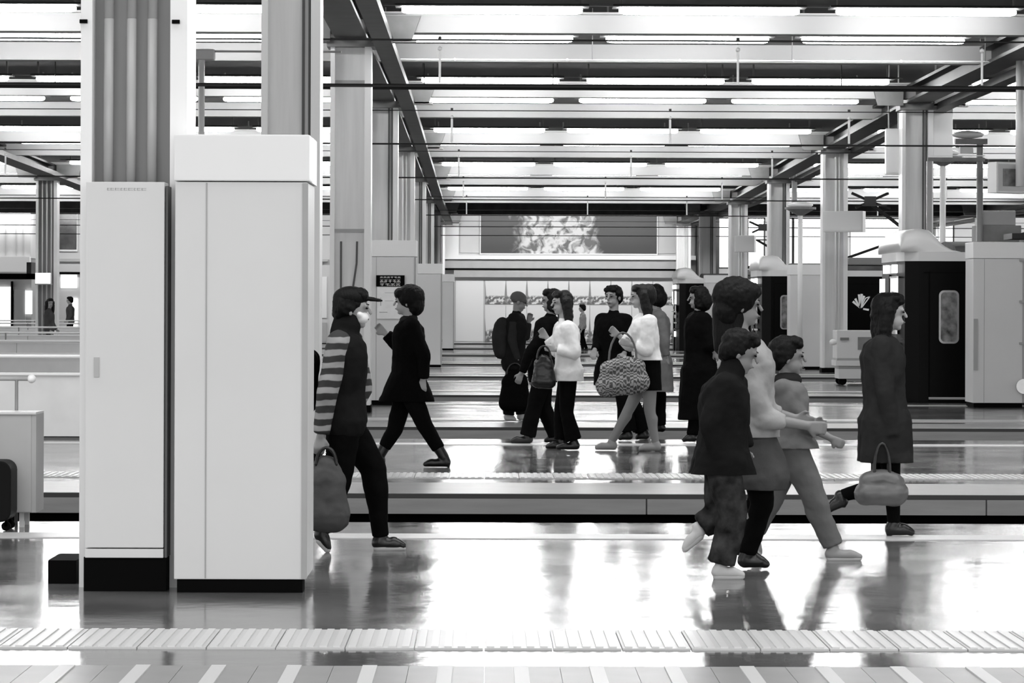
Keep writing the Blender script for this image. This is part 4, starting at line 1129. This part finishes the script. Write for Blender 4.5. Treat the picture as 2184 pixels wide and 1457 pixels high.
# 2. black coat, walking left
A = Person('person', 28.4, 868, 'person in long black coat and boots with short dark hair, walking left', -1, 1.66)
J = std(A, (866, 645), (872, 680), (872, 715), (868, 815), ((905, 762), (903, 808)), ((845, 735), (822, 713)),
        ((905, 905), (948, 972), (908, 992)), ((842, 915), (808, 985), (782, 998)))
A.body(J, S_skin)
A.trousers(C_black, (.10, .078, .06), hem=.1); A.shoes(S_leather, boot=.30, heel=.045)
A.top(C_black, 'long_coat', r=.05, hem=az(868, 856, 28.4), hem_r=.25, sleeve=.068, cuff=.055)
B = Blob(); B.cap(J['neck'] + V(-.07, 0, -.09), J['neck'] + V(.03, 0, .0), .045, .055); B.ell(J['neck'] + V(0, 0, -.01), (.085, .085, .045)); B.build('scarf', C_dgrey, A.t, voxel=.01, wrinkle=.012)
A.hair(S_hair, 'bushy')

# 3. person with knit hat and backpack, farther off
A = Person('person', 39.5, 1100, 'person in knitted hat and dark jacket with backpack, half hidden by the black-suited walker', 1, 1.66)
J = std(A, (1107, 644), (1102, 668), (1100, 694), (1095, 775), ((1092, 725), (1104, 768)), ((1122, 718), (1128, 688)),
        ((1090, 840), (1084, 893), (1097, 900)), ((1108, 835), (1112, 893), (1126, 900)), pitch=.25)
A.body(J, S_skind)
A.trousers(C_coal, (.105, .085, .07)); A.shoes(S_sneak)
A.top(C_coal, 'jacket', r=.05, sleeve_m=C_dgrey, sleeve=.06)
B = Blob(); B.ell(A.hp(-.02, 0, .045), (.105, .092, .085), A.HR); B.cap(A.hp(.06, -.05, .03), A.hp(.06, .05, .03), .03); B.build('knit_hat', S_cap, A.t, voxel=.009)
bp = thing('backpack', (ax(1069, 39.5), 39.5, az(1077, 768, 39.5)), 'bulging dark backpack on the person in the knitted hat', 'backpack')
B = Blob(); B.cap((0.0, -.09, .1), (.02, -.09, .46), .09); B.cap((0.0, .09, .1), (.02, .09, .46), .09); B.ell((-.02, 0, .27), (.10, .17, .26)); B.build('pack_body', C_dgrey, bp, voxel=.013, wrinkle=.02)
bag('holdall', (1098, 832), 39.28, (.42, .24, .56), C_black, 'big black holdall hanging beside the person with the backpack', (.10, .14))

# 4. black suit, behind the white-coated woman, walking left
A = Person('person', 33.2, 1170, 'person in black with dark hair, striding left behind the woman in the white coat', -1, 1.66)
J = std(A, (1176, 642), (1175, 675), (1166, 702), (1158, 790), ((1132, 745), (1112, 795)), ((1150, 760), (1140, 800)),
        ((1140, 868), (1125, 935), (1092, 946)), ((1160, 870), (1186, 932), (1165, 946)))
A.body(J, S_skind); A.trousers(C_black, (.105, .085, .085)); A.shoes(S_leather)
A.top(C_black, 'jacket', r=.04, hem=az(1158, 815, 33.2), hem_r=.14, sleeve=.06); A.hair(S_hair, 'bob')

# 5. woman in white coat
A = Person('person', 31.8, 1208, 'woman with long dark hair in a short white coat and black flared trousers, walking left', -1, 1.64)
J = std(A, (1198, 647), (1204, 685), (1209, 712), (1212, 795), ((1224, 752), (1186, 745)), ((1190, 750), (1168, 722)),
        ((1208, 880), (1224, 940), (1190, 957)), ((1196, 875), (1200, 940), (1168, 957)), yaw=.35)
A.body(J, S_skin); A.trousers(C_black, (.098, .072, .088), hem=.02); A.shoes(S_leather, heel=.03)
A.top(C_white, 'white_coat', r=.035, hem=az(1212, 812, 31.8), hem_r=.15, sleeve=.075, cuff=.05, wrinkle=.02); A.hair(S_hairb, 'long', length=.30)
bag('handbag', (1160, 792), 31.64, (.26, .15, .36), S_leather, 'slouchy black handbag hanging from the arm of the woman in white coat', (.07, .13))

# 6. man in dark suit
A = Person('person', 34.0, 1310, 'man in dark suit with short dark hair, turned towards the camera between the two groups', -1, 1.68)
A.o = V(-.77, .64, 0)
J = std(A, (1308, 634), (1309, 668), (1310, 698), (1312, 785), ((1343, 722, .14), (1330, 752, .24)), ((1277, 722, -.08), (1268, 746, .10)),
        ((1332, 868), (1338, 930), (1322, 940)), ((1350, 865), (1375, 928), (1360, 940)), yaw=.95, shw=.165, twist=0)
A.body(J, S_skind); A.trousers(C_black, (.108, .09, .10), hem=.02); A.shoes(S_leather)
A.top(C_black, 'suit_jacket', r=.04, hem=az(1310, 822, 34), hem_r=.16, sleeve=.062); A.hair(S_hair, 'cropped')
B = Blob(); B.cap(A.hp(.06, -.05, .075), A.hp(.06, .05, .075), .03); B.cap(A.hp(0, -.07, .04), A.hp(0, .07, .04), .035); B.build('fringe', S_hair, A.t, voxel=.009)

# 7. woman white blouse, black skirt, woven bag
A = Person('person', 31.6, 1375, 'woman with long dark hair in white blouse and black skirt, bare-looking legs, walking left', -1, 1.66)
J = std(A, (1367, 634), (1375, 672), (1374, 702), (1384, 782), ((1376, 745), (1345, 735)), ((1345, 735), (1322, 716)),
        ((1385, 875), (1397, 945), (1366, 962)), ((1345, 868), (1305, 942), (1274, 962)), yaw=.1)
A.body(J, S_skin)
B = Blob()
for a in ('n', 'f'): B.chain([J['hip_' + a], J['kn_' + a], J['an_' + a]], [.092, .060, .040]); B.cap(J['kn_' + a] + (J['an_' + a] - J['kn_' + a]) * .25 + V(.012, 0, 0), J['kn_' + a] + (J['an_' + a] - J['kn_' + a]) * .5, .058, .050)
B.build('tights', S_tights, A.t, voxel=.01, smooth=2)
A.shoes(S_sneakg, heel=.02)
B = Blob()
for sg in (1, -1):
    B.cap(J['pelvis'] + V(0, .07 * sg, .08), J['pelvis'] + V(.01, .08 * sg, -.26), .115, .12)
B.cuts.append((V(0, 0, az(1385, 832, 31.6)), V(0, 0, -1))); B.build('skirt', C_black, A.t, voxel=.011, wrinkle=.012)
A.top(C_white, 'blouse', r=.04, hem=az(1384, 768, 31.6), sleeve=.078, cuff=.06, arm_to=.8, wrinkle=.025); A.hair(S_hairb, 'long', length=.26)
B = Blob(); B.ell(A.hp(-.07, 0, .02), (.09, .10, .12), A.HR); B.build('hair_back', S_hairb, A.t, voxel=.01, wrinkle=.01)
bag('woven_bag', (1328, 800), 31.38, (.56, .24, .42), C_weave, 'large slouchy patterned woven bag carried by the woman in white blouse', (.14, .28), hm=C_grey, tilt=-.12)

# 8. grey coat behind her
A = Person('person', 36.0, 1400, 'person in grey coat with dark hair, mostly hidden behind the woman in white blouse', -1, 1.68)
J = std(A, (1395, 630), (1400, 662), (1402, 690), (1402, 775), ((1415, 725), (1418, 760)), ((1395, 725), (1392, 765)),
        ((1385, 860), (1372, 920), (1352, 928)), ((1408, 860), (1410, 920), (1395, 928)))
A.body(J, S_skind); A.trousers(C_black, (.10, .075, .06)); A.shoes(S_leather)
A.top(C_grey, 'grey_coat', r=.045, hem=az(1402, 835, 36), hem_r=.17, sleeve=.062); A.hair(S_hair, 'bob')

# 9. person in black between the groups
A = Person('person', 33.6, 1490, 'person in long black coat glimpsed behind the tall near woman', -1, 1.68)
J = std(A, (1489, 636), (1491, 668), (1492, 698), (1492, 790), ((1510, 735), (1520, 748)), ((1478, 745), (1475, 790)),
        ((1485, 870), (1475, 935), (1458, 943)), ((1505, 870), (1512, 935), (1496, 943)))
A.body(J, S_skind); A.trousers(C_black, (.105, .08, .06)); A.shoes(S_leather)
A.top(C_black, 'black_coat', r=.07, hem=az(1490, 895, 33.6), hem_r=.22, sleeve=.075); A.hair(S_hair, 'bob')

# 10. tall woman nearest, facing right, arms held forward
A = Person('person', 17.6, 1590, 'tall dark-haired woman in pale top and grey skirt walking right behind the boy', 1, 1.66)
J = std(A, (1583, 652), (1577, 715), (1590, 775), (1602, 935), ((1622, 890), (1712, 905)), ((1640, 880), (1700, 895)),
        ((1622, 1070), (1592, 1190), (1630, 1225)), ((1625, 1065), (1575, 1150), (1600, 1210)), gf=(.16, .04))
A.body(J, S_skind)
A.trousers(C_black, (.098, .07, .05), name='leggings'); A.shoes(S_leather, boot=.22)
A.top(C_lgrey, 'pale_top', r=.055, hem=az(1600, 930, 17.6), sleeve=.07, cuff=.045, arm_to=.55, wrinkle=.03)
B = Blob()
for sg in (1, -1): B.cap(J['pelvis'] + V(0, .075 * sg, .03), J['pelvis'] + V(.07, .09 * sg, -.22), .125, .15)
B.cuts.append((V(0, 0, az(1610, 1042, 17.6)), V(0, 0, -1))); B.build('skirt', C_mgrey, A.t, voxel=.012, wrinkle=.02)
A.hair(S_hair, 'bushy')
B = Blob(); B.cap(A.hp(-.10, 0, -.02), A.hp(-.10, 0, -.22), .07, .06); B.cap(A.hp(-.03, 0, -.05), A.hp(-.05, 0, -.18), .065, .06); B.build('hair_nape', S_hair, A.t, voxel=.011, wrinkle=.01)

# 11. boy in dark jacket
A = Person('person', 16.95, 1545, 'boy in dark jacket, patterned trousers and white trainers, walking right', 1, 1.40, child=True)
J = std(A, (1578, 752), (1556, 800), (1545, 850), (1540, 985), ((1512, 900), (1530, 975)), ((1575, 900), (1590, 960)),
        ((1560, 1100), (1535, 1215), (1580, 1240)), ((1535, 1100), (1490, 1165), (1462, 1190)), pitch=.30, gf=(.27, .16), shw=.15)
A.body(J, S_skind, headsize=.97)
A.trousers(C_camo, (.125, .105, .095), hem=.02, wrinkle=.03); A.shoes(S_sneak, S_sneak)
A.top(C_coal, 'jacket', r=.075, hem=az(1540, 1010, 16.95), hem_r=.17, sleeve=.085, cuff=.07, collar=.12, wrinkle=.03)
A.hair(S_hair, 'short')

# 12. boy in pale clothes
A = Person('person', 18.2, 1695, 'boy in light grey top and beige trousers, arm stretched forward, striding right', 1, 1.38, child=True)
J = std(A, (1680, 762), (1676, 808), (1682, 850), (1688, 950), ((1715, 905), (1765, 932)), ((1690, 900), (1735, 905)),
        ((1728, 1050), (1775, 1155), (1830, 1180)), ((1655, 1045), (1610, 1130), (1622, 1165)), gf=(.14, .04), shw=.14)
A.body(J, S_skind, headsize=.95)
A.trousers(C_beige, (.125, .098, .078), hem=.02, wrinkle=.025); A.shoes(S_sneakg, S_sneak)
A.top(C_grey, 'pale_shirt', r=.045, hem=az(1690, 955, 18.2), hem_r=.15, sleeve=.06, arm_to=.6)
B = Blob(); B.ell(J['neck'] + V(.01, 0, -.01), (.085, .085, .055)); B.build('scarf', C_dgrey, A.t, voxel=.01, wrinkle=.012)
A.hair(S_hair, 'short')

# 13. woman in dark grey coat with handbag
A = Person('person', 20.1, 1890, 'long-haired woman in dark grey coat, one foot kicked back, walking right', 1, 1.62)
J = std(A, (1897, 668), (1884, 715), (1882, 760), (1888, 900), ((1880, 838), (1896, 930)), ((1900, 838), (1915, 920)),
        ((1898, 1015), (1903, 1110), (1940, 1135)), ((1880, 1035), (1795, 1070), (1770, 1100)), gf=(.25, .16))
A.body(J, S_skin)
A.trousers(C_black, (.09, .060, .042), name='tights', wrinkle=.004); A.shoes(S_leather, heel=.05)
A.hemp = V(ax(1888, 20.1) - A.X, 0, 0)
A.top(C_dgrey, 'grey_coat', r=.042, hem=az(1888, 985, 20.1), hem_r=.155, sleeve=.066, cuff=.05, wrinkle=.025)
A.hair(S_hair, 'long', length=.24)
bag('handbag', (1880, 1040), 19.9, (.36, .17, .24), S_leatherg, 'wide grey leather handbag held by the woman in the dark grey coat', (.05, .20))

# far figures
def far_person(px, d, label, face, h, coat, legs, hairm, long_=False, hz=None, yaw=0.0):
    Aq = Person('person', d, px, label, face, h)
    s_ = d / FPX
    f = lambda x, z: (px + x * face / s_, HZ + (1.5 - z) / s_)
    J = std(Aq, f(.02, h - .11), f(0, h - .26), f(0, h - .42), f(0, h * .53), (f(-.05, h - .62), f(.05, h - .80)), (f(.06, h - .62), f(.16, h - .78)),
            (f(.06, .48), f(.0, .09), f(.14, .03)), (f(.02, .48), f(-.12, .09), f(.02, .03)), yaw=yaw)
    Aq.body(J, S_skin, voxel=.014)
    Aq.trousers(legs); Aq.shoes(S_leather)
    Aq.top(coat, 'jacket', r=.03, sleeve=.055); Aq.hair(hairm, 'long' if long_ else 'short', length=.30)
    return Aq
far_person(105, 78.5, 'small distant woman with long dark hair and grey top, left of the first column', 1, 1.62, C_mgrey, C_coal, S_hairb, True, yaw=-1.1)
far_person(150, 104.0, 'small distant dark-haired person beside the far left column', -1, 1.72, C_mgrey, C_black, S_hair)
far_person(1243, 98.5, 'small distant person in pale jacket and dark trousers before the posters', -1, 1.46, C_lgrey, C_black, S_hair)
